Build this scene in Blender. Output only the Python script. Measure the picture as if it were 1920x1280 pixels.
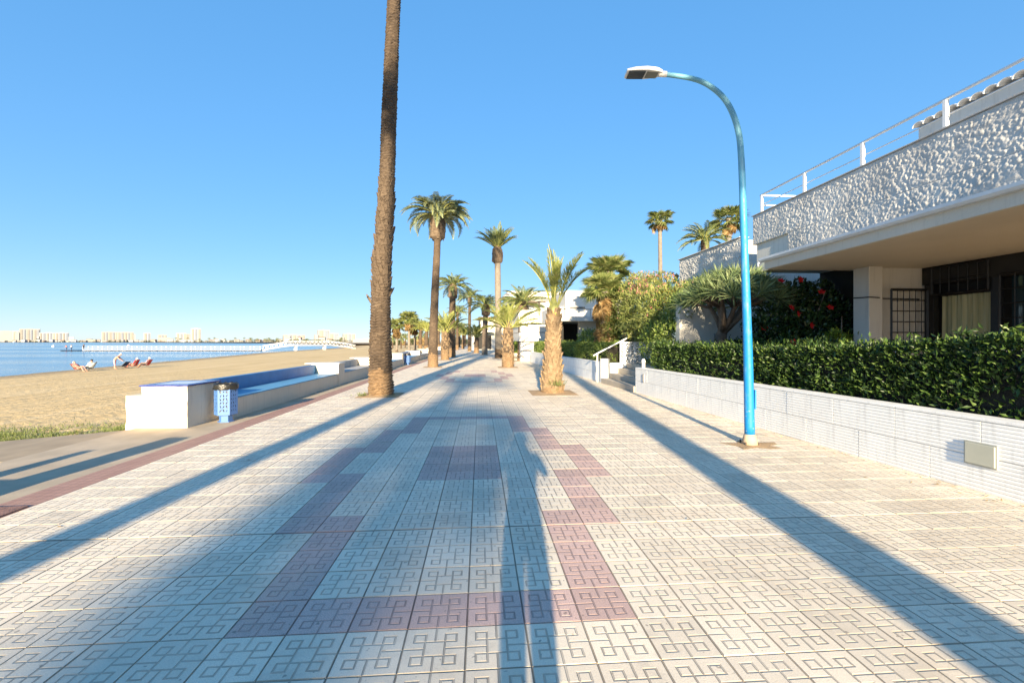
import bpy, bmesh, math, random
import numpy as np
from mathutils import Vector, Matrix, noise

for o in list(bpy.data.objects):
    bpy.data.objects.remove(o, do_unlink=True)
scene = bpy.context.scene
COL = scene.collection
rad = math.radians
random.seed(7)
RNG = np.random.default_rng(7)

# ---------------------------------------------------------------- camera
# X across the promenade (right +), Y along it, eye 1.6 m above the paving
YAW = rad(4.2); FPX = 816.0; EYE = 1.6
cam_d = bpy.data.cameras.new('camera'); cam = bpy.data.objects.new('camera', cam_d); COL.objects.link(cam)
cam.location = (0, 0, EYE); cam.rotation_euler = (rad(90), 0, -YAW)
cam_d.sensor_width = 36; cam_d.lens = 36 * FPX / 1920
cam_d.clip_start = 0.05; cam_d.clip_end = 30000
scene.camera = cam

# ---------------------------------------------------------------- light
SUN_EL = rad(13.0); SUN_AZ = rad(185.0)      # low sun behind the viewer, a little to the left
world = bpy.data.worlds.new('World'); scene.world = world; world.use_nodes = True
wn = world.node_tree.nodes; wl = world.node_tree.links
sky = wn.new('ShaderNodeTexSky'); sky.sky_type = 'NISHITA'; sky.sun_disc = False
sky.sun_elevation = SUN_EL; sky.sun_rotation = SUN_AZ
sky.air_density = 1.0; sky.dust_density = 0.1; sky.ozone_density = 3.0; sky.altitude = 0
gm_ = wn.new('ShaderNodeGamma'); gm_.inputs[1].default_value = 0.37        # film-like shoulder: the bright horizon is held back
wl.new(sky.outputs[0], gm_.inputs[0])
tn = wn.new('ShaderNodeMix'); tn.data_type = 'RGBA'; tn.blend_type = 'MULTIPLY'; tn.inputs[0].default_value = 1.0
tn.inputs[7].default_value = (0.83, 0.94, 1.12, 1); wl.new(gm_.outputs[0], tn.inputs[6])
hs = wn.new('ShaderNodeHueSaturation'); hs.inputs['Saturation'].default_value = 1.54
wl.new(tn.outputs[2], hs.inputs['Color']); wl.new(hs.outputs[0], wn['Background'].inputs[0])
wn['Background'].inputs[1].default_value = 0.15
sd = bpy.data.lights.new('sun', 'SUN'); so = bpy.data.objects.new('sun', sd); COL.objects.link(so)
sd.energy = 4.3; sd.angle = rad(0.7); sd.color = (1.0, 0.82, 0.56)
sdir = Vector((math.sin(SUN_AZ) * math.cos(SUN_EL), math.cos(SUN_AZ) * math.cos(SUN_EL), math.sin(SUN_EL)))
so.rotation_euler = sdir.to_track_quat('Z', 'Y').to_euler(); so.location = (-4, -30, 30)
scene.view_settings.view_transform = 'Standard'; scene.view_settings.look = 'None'
scene.view_settings.gamma = 1.0; scene.view_settings.use_curve_mapping = False
scene.view_settings.exposure = 1.88
scene.render.resolution_x = 1024; scene.render.resolution_y = 682

# ---------------------------------------------------------------- helpers
def gpos(px, d):
    """plan position of a place seen in image column px (1920 wide) at distance d ahead"""
    lat = (px - 960) / FPX * d
    return (d * math.sin(YAW) + lat * math.cos(YAW), d * math.cos(YAW) - lat * math.sin(YAW))
def hz(py, d):
    return EYE - (py - 639.5) * d / FPX

def tag(o, label=None, cat=None, group=None, kind=None):
    if label: o['label'] = label
    if cat: o['category'] = cat
    if group: o['group'] = group
    if kind: o['kind'] = kind
    return o

def empty(name, loc=(0, 0, 0), rz=0.0, label=None, cat=None, group=None):
    o = bpy.data.objects.new(name, None); COL.objects.link(o)
    o.location = loc; o.rotation_euler = (0, 0, rz); o.empty_display_size = 0.2
    return tag(o, label, cat, group)

def link(name, me, parent=None, loc=(0, 0, 0), rot=(0, 0, 0), scale=(1, 1, 1)):
    o = bpy.data.objects.new(name, me); COL.objects.link(o)
    o.location = loc; o.rotation_euler = rot; o.scale = scale; o.parent = parent
    return o

class MB:
    def __init__(s): s.v = []; s.f = []; s.m = []
    def add(s, vs, fs, mi=0):
        b = len(s.v); s.v += [tuple(v) for v in vs]
        for f in fs: s.f.append(tuple(i + b for i in f)); s.m.append(mi)
        return s
    def box(s, x0, x1, y0, y1, z0, z1, mi=0):
        vs = [(x0,y0,z0),(x1,y0,z0),(x1,y1,z0),(x0,y1,z0),(x0,y0,z1),(x1,y0,z1),(x1,y1,z1),(x0,y1,z1)]
        return s.add(vs, [(0,3,2,1),(4,5,6,7),(0,1,5,4),(1,2,6,5),(2,3,7,6),(3,0,4,7)], mi)
    def tube(s, pts, rads, n=8, mi=0, cap=True):
        pts = [Vector(p) for p in pts]
        if not hasattr(rads, '__len__'): rads = [rads] * len(pts)
        vs = []; fs = []; up = None
        for i, p in enumerate(pts):
            d = (pts[min(i+1, len(pts)-1)] - pts[max(i-1, 0)]).normalized()
            if up is None:
                up = Vector((0,0,1)) if abs(d.z) < .9 else Vector((1,0,0))
            sx = d.cross(up).normalized(); sy = sx.cross(d).normalized(); up = sy
            for k in range(n):
                a = 2*math.pi*k/n
                vs.append(p + (sx*math.cos(a) + sy*math.sin(a)) * rads[i])
        for i in range(len(pts)-1):
            for k in range(n):
                k2 = (k+1) % n
                fs.append((i*n+k, i*n+k2, (i+1)*n+k2, (i+1)*n+k))
        if cap:
            fs.append(tuple(range(n-1, -1, -1))); fs.append(tuple((len(pts)-1)*n+k for k in range(n)))
        return s.add(vs, fs, mi)
    def prism(s, poly, z0, z1, mi=0):
        n = len(poly)
        vs = [(x, y, z0) for x, y in poly] + [(x, y, z1) for x, y in poly]
        fs = [tuple(range(n-1, -1, -1)), tuple(range(n, 2*n))] + [(i, (i+1) % n, (i+1) % n + n, i + n) for i in range(n)]
        return s.add(vs, fs, mi)
    def mesh(s, name, mats, smooth=False):
        me = bpy.data.meshes.new(name); me.from_pydata(s.v, [], s.f)
        if not isinstance(mats, (list, tuple)): mats = [mats]
        for m in mats: me.materials.append(m)
        me.polygons.foreach_set('material_index', s.m)
        if smooth: me.polygons.foreach_set('use_smooth', [True]*len(s.f))
        me.update(); return me
    def build(s, name, mats, parent=None, smooth=False, bev=0, loc=(0,0,0), rot=(0,0,0)):
        o = link(name, s.mesh(name, mats, smooth), parent, loc, rot)
        if bev:
            b = o.modifiers.new('bevel', 'BEVEL'); b.width = bev; b.segments = 2; b.limit_method = 'ANGLE'
        return o

def bx(name, x0, x1, y0, y1, z0, z1, mat, parent=None, bev=0):
    return MB().box(x0, x1, y0, y1, z0, z1).build(name, mat, parent, bev=bev)

def np_mesh(name, V, Fq, mats, mi=None):
    """fast mesh from numpy arrays: V (n,3), Fq (m,k)"""
    me = bpy.data.meshes.new(name); m, k = Fq.shape
    me.vertices.add(len(V)); me.vertices.foreach_set('co', V.astype(np.float32).ravel())
    me.loops.add(m*k); me.loops.foreach_set('vertex_index', Fq.astype(np.int32).ravel())
    me.polygons.add(m); me.polygons.foreach_set('loop_start', np.arange(0, m*k, k, dtype=np.int32))
    for mt in (mats if isinstance(mats, (list, tuple)) else [mats]): me.materials.append(mt)
    if mi is not None: me.polygons.foreach_set('material_index', mi.astype(np.int32))
    me.update(calc_edges=True); me.validate(); return me

def unit(a): return a / np.maximum(np.linalg.norm(a, axis=-1, keepdims=True), 1e-6)
def leaf_arrays(P, D, L, W, fold=.2, N=None, droop=0.0):
    n = len(P); D = unit(D)
    if N is None: N = RNG.normal(size=(n, 3)) + np.array([0, 0, .8])
    S = unit(np.cross(D, N)); N = unit(np.cross(S, D))
    L = np.broadcast_to(np.asarray(L, float), (n,))[:, None]; W = np.broadcast_to(np.asarray(W, float), (n,))[:, None]
    mid = P + D*L*.45 - N*W*fold
    tip = P + D*L + np.array([0, 0, -1.])*L*droop
    V = np.stack([P, mid + S*W*.5, tip, mid - S*W*.5], 1).reshape(-1, 3)
    # centre fold: two triangles sharing the midrib
    F = (np.arange(n)*4)[:, None, None] + np.array([[0, 1, 2], [0, 2, 3]])[None]
    return V, F.reshape(-1, 3)
def leaf_mesh(name, parts, mats):
    """parts: list of (V, F, mat_index)"""
    Vs = []; Fs = []; Ms = []; b = 0
    for V, F, mi in parts:
        Vs.append(V); Fs.append(F + b); Ms.append(np.full(len(F), mi)); b += len(V)
    return np_mesh(name, np.concatenate(Vs), np.concatenate(Fs), mats, np.concatenate(Ms))
def sph(n):
    return unit(RNG.normal(size=(n, 3)))

# ---------------------------------------------------------------- materials
class NT:
    def __init__(s, name):
        s.m = bpy.data.materials.new(name); s.m.use_nodes = True
        s.n = s.m.node_tree.nodes; s.l = s.m.node_tree.links; s.b = s.n['Principled BSDF']
    def node(s, t, **kw):
        n = s.n.new(t)
        for k, v in kw.items(): setattr(n, k, v)
        return n
    def put(s, sock, v):
        if hasattr(v, 'is_output') or isinstance(v, bpy.types.NodeSocket): s.l.new(v, sock)
        else: sock.default_value = v
    def math(s, op, a, b=None, clamp=False):
        n = s.node('ShaderNodeMath', operation=op); n.use_clamp = clamp
        s.put(n.inputs[0], a)
        if b is not None: s.put(n.inputs[1], b)
        return n.outputs[0]
    def mix(s, fac, a, b, mode='MIX'):
        n = s.node('ShaderNodeMix', data_type='RGBA', blend_type=mode)
        s.put(n.inputs[0], fac); s.put(n.inputs[6], a); s.put(n.inputs[7], b)
        return n.outputs[2]
    def pos(s): return s.node('ShaderNodeNewGeometry').outputs['Position']
    def obj(s): return s.node('ShaderNodeTexCoord').outputs['Object']
    def noise(s, scale, detail=4, vec=None, rough=.55, stretch=None):
        n = s.node('ShaderNodeTexNoise'); n.inputs['Scale'].default_value = scale
        n.inputs['Detail'].default_value = detail; n.inputs['Roughness'].default_value = rough
        if vec is None: vec = s.obj()
        if stretch:
            mp = s.node('ShaderNodeMapping'); mp.inputs['Scale'].default_value = stretch; s.l.new(vec, mp.inputs[0]); vec = mp.outputs[0]
        s.l.new(vec, n.inputs['Vector']); return n.outputs[0]
    def ramp(s, fac, stops):
        n = s.node('ShaderNodeValToRGB'); e = n.color_ramp.elements
        while len(e) < len(stops): e.new(.5)
        for i, (p, c) in enumerate(stops):
            e[i].position = p; e[i].color = (c[0], c[1], c[2], 1) if hasattr(c, '__len__') else (c, c, c, 1)
        s.l.new(fac, n.inputs[0]); return n.outputs[0]
    def bump(s, h, strength=.5, dist=.02, prev=None):
        n = s.node('ShaderNodeBump'); n.inputs['Strength'].default_value = strength; n.inputs['Distance'].default_value = dist
        s.l.new(h, n.inputs['Height'])
        if prev: s.l.new(prev, n.inputs['Normal'])
        return n.outputs[0]
    def done(s, col=None, rough=None, nrm=None, **kw):
        if col is not None: s.put(s.b.inputs['Base Color'], col if not (isinstance(col, tuple) and len(col) == 3) else col + (1,))
        if rough is not None: s.put(s.b.inputs['Roughness'], rough)
        if nrm is not None: s.l.new(nrm, s.b.inputs['Normal'])
        for k, v in kw.items(): s.put(s.b.inputs[k], v)
        return s.m
def c4(c): return (c[0], c[1], c[2], 1)

def plain(name, col, rough=.6, var=.12, nscale=6, bump=.15, bscale=60, dist=.004, coord='obj', **kw):
    t = NT(name); vec = t.obj() if coord == 'obj' else t.pos()
    n = t.noise(nscale, 5, vec)
    c = t.ramp(n, [(.3, tuple(x*(1-var) for x in col)), (.7, tuple(min(1, x*(1+var)) for x in col))])
    nb = t.noise(bscale, 3, vec)
    return t.done(c, rough, t.bump(nb, bump, dist) if bump else None, **kw)

def leafmat(name, cols, rough=.5, trans=.25, spec=.4):
    """per-leaf colour from a ramp of real leaf colours"""
    t = NT(name); g = t.node('ShaderNodeNewGeometry')
    n = t.noise(2.2, 3, g.outputs['Position'])
    f = t.math('ADD', t.math('MULTIPLY', g.outputs['Random Per Island'], .65), t.math('MULTIPLY', n, .45))
    k = len(cols)
    c = t.ramp(f, [(.12 + .76*i/(k-1), cols[i]) for i in range(k)])
    t.done(c, rough, **{'Specular IOR Level': spec})
    tr = t.node('ShaderNodeBsdfTranslucent'); mx = t.node('ShaderNodeMixShader'); mx.inputs[0].default_value = trans
    t.l.new(t.mix(.6, c, (1.0, .95, .4, 1), 'MULTIPLY'), tr.inputs[0])
    t.l.new(t.b.outputs[0], mx.inputs[1]); t.l.new(tr.outputs[0], mx.inputs[2])
    t.l.new(mx.outputs[0], t.n['Material Output'].inputs[0])
    return t.m

T = 0.328; X0 = -0.0734; Y0 = 2.458            # paving module and its origin
def tile_mat(name, col, dirt, speck=.0):
    """hydraulic paving tile: pressed Greek-key grooves, one motif per 0.33 m tile"""
    t = NT(name); p = t.pos()
    sp = t.node('ShaderNodeSeparateXYZ'); t.l.new(p, sp.inputs[0])
    def cell(o, org):
        u = t.math('DIVIDE', t.math('SUBTRACT', o, org), T)
        fl = t.math('FLOOR', u)
        return t.math('ABSOLUTE', t.math('SUBTRACT', t.math('SUBTRACT', u, fl), .5)), fl
    px, fx = cell(sp.outputs[0], X0); py, fy = cell(sp.outputs[1], Y0)
    mxx = t.math('MAXIMUM', px, py); mnn = t.math('MINIMUM', px, py)
    e1 = t.math('ABSOLUTE', t.math('SUBTRACT', mxx, .16))
    sq = t.math('MAXIMUM', t.math('ABSOLUTE', t.math('SUBTRACT', px, .25)), t.math('ABSOLUTE', t.math('SUBTRACT', py, .25)))
    e2 = t.math('ABSOLUTE', t.math('SUBTRACT', sq, .09))
    inner = t.math('SUBTRACT', .16, mxx)                       # >0 inside the middle square
    e3 = t.math('MAXIMUM', mnn, inner)
    e4 = t.math('SUBTRACT', .5, mxx)
    dmin = t.math('MINIMUM', t.math('MINIMUM', e1, e2), t.math('MINIMUM', e3, e4))
    mr = t.node('ShaderNodeMapRange'); mr.interpolation_type = 'SMOOTHSTEP'
    t.l.new(dmin, mr.inputs[0]); mr.inputs[1].default_value = .006; mr.inputs[2].default_value = .022
    h = mr.outputs[0]                                           # 0 in groove, 1 on the face
    cv = t.node('ShaderNodeCombineXYZ'); t.l.new(fx, cv.inputs[0]); t.l.new(fy, cv.inputs[1])
    wn_ = t.node('ShaderNodeTexWhiteNoise', noise_dimensions='2D'); t.l.new(cv.outputs[0], wn_.inputs[0])
    big = t.noise(.55, 5, p); mid = t.noise(7, 5, p, .65); fine = t.noise(140, 3, p)
    tone = t.math('ADD', t.math('MULTIPLY', wn_.outputs[0], .45), t.math('ADD', t.math('MULTIPLY', big, .35), t.math('MULTIPLY', mid, .3)))
    lo = tuple(x*.86 for x in col); hi = tuple(min(1, x*1.10) for x in col)
    c = t.ramp(tone, [(.32, lo), (.78, hi)])
    c = t.mix(t.math('MULTIPLY', t.math('SUBTRACT', fine, .40, True), 1.4 + speck), c, c4(tuple(x*.55 for x in col)))
    stain = t.ramp(t.noise(1.7, 7, p, .72), [(.54, 0.0), (.72, .40)])
    c = t.mix(stain, c, c4(tuple(x*.8 for x in dirt)))
    sandy = t.ramp(t.noise(.8, 6, t.node('ShaderNodeNewGeometry').outputs['Position'], .7), [(.52, 0.0), (.70, .45)])
    c = t.mix(sandy, c, (.60, .47, .32, 1))
    spots = t.ramp(t.noise(21, 2, p, .5), [(.69, 0.0), (.73, .55)])
    c = t.mix(spots, c, (.12, .10, .08, 1))
    wear = t.ramp(t.noise(3.1, 4, p), [(.3, .35), (.62, .95)])  # grooves hold more or less dirt
    g = t.math('MULTIPLY', t.math('SUBTRACT', 1.0, h), wear)
    c = t.mix(g, c, c4(dirt))
    hh = t.math('ADD', t.math('MULTIPLY', h, 1.0), t.math('MULTIPLY', fine, .12))
    nb = t.bump(hh, .9, .006)
    return t.done(c, t.ramp(mid, [(.3, .55), (.7, .75)]), nb)

M = {}
M['tile_white'] = tile_mat('tile_white', (.87, .745, .575), (.42, .345, .26))
M['tile_mauve'] = tile_mat('tile_mauve', (.68, .47, .40), (.37, .25, .215), 1.2)
M['grout'] = plain('grout', (.16, .145, .13), .9, .2, 5, .2, 120)
def strip_mat():
    t = NT('red_strip'); p = t.pos(); sp = t.node('ShaderNodeSeparateXYZ'); t.l.new(p, sp.inputs[0])
    def line(o, mod, w):
        f = t.math('FRACT', t.math('DIVIDE', o, mod)); return t.math('LESS_THAN', t.math('ABSOLUTE', t.math('SUBTRACT', f, .5)), w)
    a = line(sp.outputs[0], .098, .07); b = line(sp.outputs[1], .098, .07)
    g = t.math('MAXIMUM', a, b)
    n = t.noise(4, 5, p)
    c = t.ramp(n, [(.3, (.36, .20, .155)), (.7, (.46, .27, .205))])
    c = t.mix(t.math('MULTIPLY', g, .7), c, (.24, .15, .12, 1))
    return t.done(c, .75, t.bump(t.math('SUBTRACT', 1.0, g), .7, .005))
M['red_strip'] = strip_mat()
M['concrete'] = plain('concrete', (.45, .36, .255), .85, .18, 1.6, .25, 70, coord='pos')
M['ramp'] = plain('ramp', (.34, .26, .17), .85, .16, 2.2, .3, 40)
M['teal'] = plain('teal_paint', (.16, .32, .33), .55, .15, 8)
def stucco(name, col, rough=.85, bs=38, strength=.5, dist=.012, stainc=None, streak=True):
    t = NT(name); p = t.obj()
    n = t.noise(1.1, 5, p)
    c = t.ramp(n, [(.3, tuple(x*.92 for x in col)), (.7, col)])
    if streak:
        st = t.noise(2.4, 5, p, .65, (5, 5, .5))
        c = t.mix(t.ramp(st, [(.52, 0.0), (.75, .45)]), c, c4(stainc or tuple(x*.62 for x in col)))
    return t.done(c, rough, t.bump(t.noise(bs, 5, p, .6), strength, dist))
M['white_stucco'] = stucco('white_stucco', (.68, .61, .49))
def roughcast_mat():
    t = NT('roughcast'); p = t.obj()
    c = t.ramp(t.noise(1.3, 5, p, .6), [(.35, (.50, .49, .465)), (.65, (.68, .665, .63))])
    c = t.mix(t.ramp(t.noise(2.2, 5, p, .65, (1, 4, .6)), [(.5, 0.0), (.72, .5)]), c, (.42, .41, .39, 1))
    return t.done(c, .9, t.bump(t.noise(80, 4, p, .6), .5, .006))
M['roughcast'] = roughcast_mat()
M['white_wall'] = stucco('white_wall', (.70, .67, .61), bs=22, strength=.25)
M['garden_wall'] = stucco('garden_wall', (.82, .82, .80), bs=60, strength=.3, dist=.006, stainc=(.42, .43, .44))
M['grey_concrete'] = stucco('grey_concrete', (.42, .41, .39), bs=40, strength=.4)
M['soffit'] = stucco('soffit', (.68, .61, .50), bs=45, strength=.7, dist=.015, streak=False)
M['beige_wall'] = stucco('beige_wall', (.62, .57, .48), bs=30)
M['blue_paint'] = plain('blue_paint', (.03, .20, .44), .5, .12, 3, .15, 40)
M['pale_blue'] = plain('pale_blue_paint', (.12, .32, .50), .5, .12, 3, .15, 40)
M['cobalt_tile'] = plain('cobalt_tile', (.05, .07, .26), .25, .2, 9, .05, 30)
M['white_tile'] = plain('white_tile', (.55, .60, .68), .3, .1, 9, .05, 30)
M['white_metal'] = plain('white_metal', (.80, .80, .79), .4, .04, 5, 0)
M['gutter'] = plain('gutter', (.70, .73, .75), .4, .06, 3, 0)
M['black_iron'] = plain('black_iron', (.012, .012, .013), .5, .2, 8, 0)
M['dark_room'] = plain('dark_room', (.025, .024, .022), .9, .2, 3, 0)  # near-black: dark wood, and the shade of open interiors put into the colour
def curtain():
    t = NT('curtain'); n = t.noise(3, 3, t.obj(), .5, (1, 9, .25))
    return t.done(t.ramp(n, [(.3, (.34, .31, .15)), (.7, (.56, .52, .30))]), .8)
M['curtain'] = curtain()
t = NT('window_glass'); M['glass'] = t.done((.03, .05, .06), .06, **{'Specular IOR Level': .9})
M['bin_blue'] = plain('bin_blue', (.07, .17, .42), .4, .06, 4, 0)
M['bin_bag'] = plain('bin_bag', (.02, .02, .018), .35, .2, 20, .6, 25, .02)
def lamp_paint():
    t = NT('lamp_paint'); p = t.obj(); sp = t.node('ShaderNodeSeparateXYZ'); t.l.new(p, sp.inputs[0])
    n = t.noise(3, 4, p); w = t.math('ADD', sp.outputs[2], t.math('MULTIPLY', n, .5))
    c = t.ramp(t.math('DIVIDE', w, 6.0), [(.35, (.005, .18, .46)), (.62, (.025, .23, .45)), (.85, (.13, .34, .44))])
    ch = t.ramp(t.noise(26, 4, p, .6), [(.66, 0.0), (.70, .8)])
    lowm = t.math('LESS_THAN', sp.outputs[2], .6)
    c = t.mix(t.math('MULTIPLY', ch, lowm), c, (.5, .47, .42, 1))
    sc = t.ramp(t.noise(9, 5, p, .7, (1, 1, .3)), [(.55, 0.0), (.72, .35)])
    c = t.mix(sc, c, (.22, .34, .40, 1))
    return t.done(c, t.ramp(t.noise(14, 4, p), [(.3, .42), (.7, .68)]))
M['lamp_paint'] = lamp_paint()
M['lamp_head'] = plain('lamp_head', (.72, .70, .66), .45, .05, 5, 0)
M['lamp_under'] = plain('lamp_under', (.16, .16, .14), .35, .1, 5, 0)
t = NT('lamp_lens'); M['lens'] = t.done((.05, .055, .06), .15)

def sand_mat():
    t = NT('sand'); p = t.pos()
    n = t.noise(.5, 6, p); f = t.noise(60, 3, p)
    streak = t.noise(1.0, 5, p, .65, (1.6, .035, 1))
    c = t.ramp(t.math('ADD', t.math('MULTIPLY', n, .3), t.math('MULTIPLY', streak, .7)), [(.32, (.47, .31, .135)), (.46, (.66, .46, .21)), (.62, (.74, .54, .28))])
    sp = t.node('ShaderNodeSeparateXYZ'); t.l.new(p, sp.inputs[0])
    wet = t.node('ShaderNodeMapRange'); t.l.new(sp.outputs[2], wet.inputs[0]); wet.inputs[1].default_value = -1.28; wet.inputs[2].default_value = -1.39; wet.clamp = True
    c = t.mix(t.math('MULTIPLY', wet.outputs[0], .6), c, (.17, .115, .07, 1))
    lump = t.noise(3.2, 5, p, .65)
    b = t.bump(f, .3, .01); b = t.bump(lump, .8, .14, b); b = t.bump(streak, .9, .22, b)
    return t.done(c, .9, b)
M['sand'] = sand_mat()
def sea_mat():
    t = NT('sea_water'); p = t.pos()
    w1 = t.noise(1.6, 4, p, .6, (.45, 1.3, 1)); w2 = t.noise(.25, 4, p, .6, (.35, 1.2, 1))
    cal = t.noise(.02, 4, p, .5, (.35, 1.6, 1))
    b = t.bump(w1, .35, .12); b = t.bump(w2, .35, .5, b)
    c = t.ramp(cal, [(.35, (.02, .10, .22)), (.65, (.05, .19, .34))])
    return t.done(c, t.ramp(cal, [(.4, .12), (.62, .22)]), b, **{'Specular IOR Level': .5})
M['sea'] = sea_mat()
M['earth'] = plain('earth', (.22, .165, .11), .95, .25, 1.2, .6, 20, .03)
M['pit_soil'] = plain('pit_soil', (.40, .27, .15), .95, .2, 4, .6, 40, .02)
M['far_ground'] = plain('far_ground', (.34, .26, .17), .95, .2, .03, 0, coord='pos')
def bark(name, a, b, c3, sc=9):
    t = NT(name); p = t.obj()
    n = t.noise(sc, 6, p, .7, (1, 1, 2.2)); n2 = t.noise(1.3, 4, p)
    c = t.ramp(t.math('ADD', t.math('MULTIPLY', n, .65), t.math('MULTIPLY', n2, .35)), [(.32, a), (.52, b), (.70, c3)])
    return t.done(c, .92, t.bump(n, .9, .03))
M['palm_bark'] = bark('palm_bark', (.028, .019, .013), (.085, .059, .038), (.185, .135, .088))
M['palm_bark_base'] = bark('palm_bark_base', (.09, .058, .032), (.20, .128, .068), (.30, .205, .115))
M['palm_boot'] = bark('palm_boot', (.05, .034, .022), (.135, .097, .064), (.24, .185, .13), 5)
M['palm_boot_tan'] = bark('palm_boot_tan', (.13, .085, .045), (.26, .185, .11), (.40, .305, .195), 5)
M['grey_trunk'] = bark('grey_trunk', (.10, .085, .07), (.21, .18, .145), (.32, .28, .23))
M['thatch'] = bark('thatch', (.13, .085, .04), (.27, .185, .095), (.40, .29, .165), 14)
M['branch'] = bark('branch', (.06, .045, .035), (.13, .10, .075), (.21, .165, .125), 14)
M['pale_branch'] = bark('pale_branch', (.16, .13, .10), (.30, .25, .20), (.42, .37, .30), 12)
M['frond'] = leafmat('frond', [(0.088, 0.131, 0.044), (0.163, 0.225, 0.075), (0.237, 0.294, 0.112), (0.312, 0.338, 0.150)])
M['frond_young'] = leafmat('frond_young', [(.15, .20, .05), (.25, .30, .075), (.35, .38, .10), (.42, .41, .16)], trans=.35)
M['frond_blue'] = leafmat('frond_blue', [(.13, .18, .10), (.22, .28, .16), (.31, .36, .22), (.40, .43, .28)])
M['rachis'] = plain('rachis', (.36, .36, .10), .5, .2, 5, 0)
M['fan_leaf'] = leafmat('fan_leaf', [(0.112, 0.163, 0.050), (0.213, 0.275, 0.081), (0.338, 0.388, 0.138), (0.475, 0.463, 0.200)], trans=.35)
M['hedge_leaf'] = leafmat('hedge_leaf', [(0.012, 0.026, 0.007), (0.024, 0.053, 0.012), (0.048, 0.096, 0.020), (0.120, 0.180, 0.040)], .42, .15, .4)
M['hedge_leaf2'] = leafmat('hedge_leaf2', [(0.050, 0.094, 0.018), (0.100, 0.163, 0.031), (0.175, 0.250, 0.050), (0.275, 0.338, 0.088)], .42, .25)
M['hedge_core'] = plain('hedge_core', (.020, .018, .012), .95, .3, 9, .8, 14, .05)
M['oleander_leaf'] = leafmat('oleander_leaf', [(0.075, 0.106, 0.027), (0.150, 0.194, 0.050), (0.250, 0.294, 0.081), (0.375, 0.375, 0.125)])
M['pink_petal'] = leafmat('pink_petal', [(.45, .13, .12), (.58, .24, .22), (.66, .36, .30)], .6, .3, .2)
M['orange_petal'] = leafmat('orange_petal', [(.52, .26, .04), (.62, .36, .06), (.66, .45, .12)], .6, .3, .2)
M['dragon_leaf'] = leafmat('dragon_leaf', [(.07, .115, .045), (.13, .19, .08), (.21, .28, .12), (.31, .36, .17)])
M['dry_leaf'] = leafmat('dry_leaf', [(.22, .13, .05), (.36, .24, .11), (.48, .36, .19)], .8, .15, .1)
M['hibiscus_leaf'] = leafmat('hibiscus_leaf', [(.010, .024, .010), (.022, .05, .016), (.045, .09, .024), (.08, .14, .035)], .3, .12, .6)
M['red_petal'] = leafmat('red_petal', [(.40, .008, .012), (.52, .015, .02), (.6, .03, .03)], .6, .3, .2)
M['lime_leaf'] = leafmat('lime_leaf', [(.10, .17, .02), (.19, .28, .03), (.30, .38, .06)])
M['far_green'] = leafmat('far_green', [(.045, .06, .03), (.08, .10, .05), (.13, .14, .07)])
M['grass'] = leafmat('grass', [(.08, .11, .03), (.14, .18, .05), (.24, .26, .09)])
M['roof_tile'] = plain('roof_tile', (.80, .77, .73), .8, .15, 4)
M['terracotta'] = plain('terracotta', (.46, .20, .10), .8, .15, 3)
M['stone_step'] = stucco('stone_step', (.42, .37, .30), bs=30, strength=.5, dist=.012, streak=False)
# ================================================================ the setting
def sheet(name, poly, z, mat):
    me = bpy.data.meshes.new(name); me.from_pydata([(x, y, z) for x, y in poly], [], [tuple(range(len(poly)))])
    me.materials.append(mat); o = link(name, me); o['kind'] = 'structure'; return o
sheet('ground', [(-6.3, -150), (9000, -150), (9000, 9000), (-9000, 9000), (-9000, 2250), (-2600, 1900), (-1150, 1500), (-300, 700), (-110, 330), (-6.3, 300)], -0.06, M['far_ground'])
sheet('sea', [(-12000, -400), (-20, -400), (-20, 330), (-20, 2600), (-12000, 2600)], -1.45, M['sea'])

# beach: a gently falling, raked sheet of sand
def shore_x(y):
    pts = [(-60, -30), (0, -34), (41, -41.8), (120, -58), (242, -70), (400, -120)]
    for (a, xa), (b, xb) in zip(pts, pts[1:]):
        if y <= b: return xa + (xb - xa) * (y - a) / (b - a)
    return pts[-1][1]
def sand_z(x, y):
    s = shore_x(y); t = min(1.25, max(0, (-6.3 - x) / (-6.3 - s)))
    z = -0.12 - .34 * min(1, (-6.3 - x) / 2.5) - .99 * t**1.15
    amp = .05 * max(0, 1 - t)
    z += amp * noise.noise(Vector((x*.5, y*.12, 0))) + .018 * noise.noise(Vector((x*2.1, y*.25, 3)))
    near = max(0, 1 - math.hypot(x + 8.5, y - 9.5) / 6)
    z += near * .10 * noise.noise(Vector((x*2.6, y*2.6, 7)))
    return z
xs = np.concatenate([-6.3 - np.linspace(0, 1, 90)**1.5 * 85])
ys = np.concatenate([np.linspace(-30, 4, 25), np.linspace(4.3, 22, 90), np.linspace(22.6, 60, 70), np.linspace(62, 400, 80)])
SV = []; SF = []
for y in ys:
    for x in xs: SV.append((x, y, sand_z(x, y)))
nx = len(xs)
for j in range(len(ys)-1):
    for i in range(nx-1): SF.append((j*nx+i, (j+1)*nx+i, (j+1)*nx+i+1, j*nx+i+1))
sand = MB(); sand.add(SV, SF); so_ = sand.build('sand_beach', M['sand'], smooth=True); so_['kind'] = 'structure'

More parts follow.
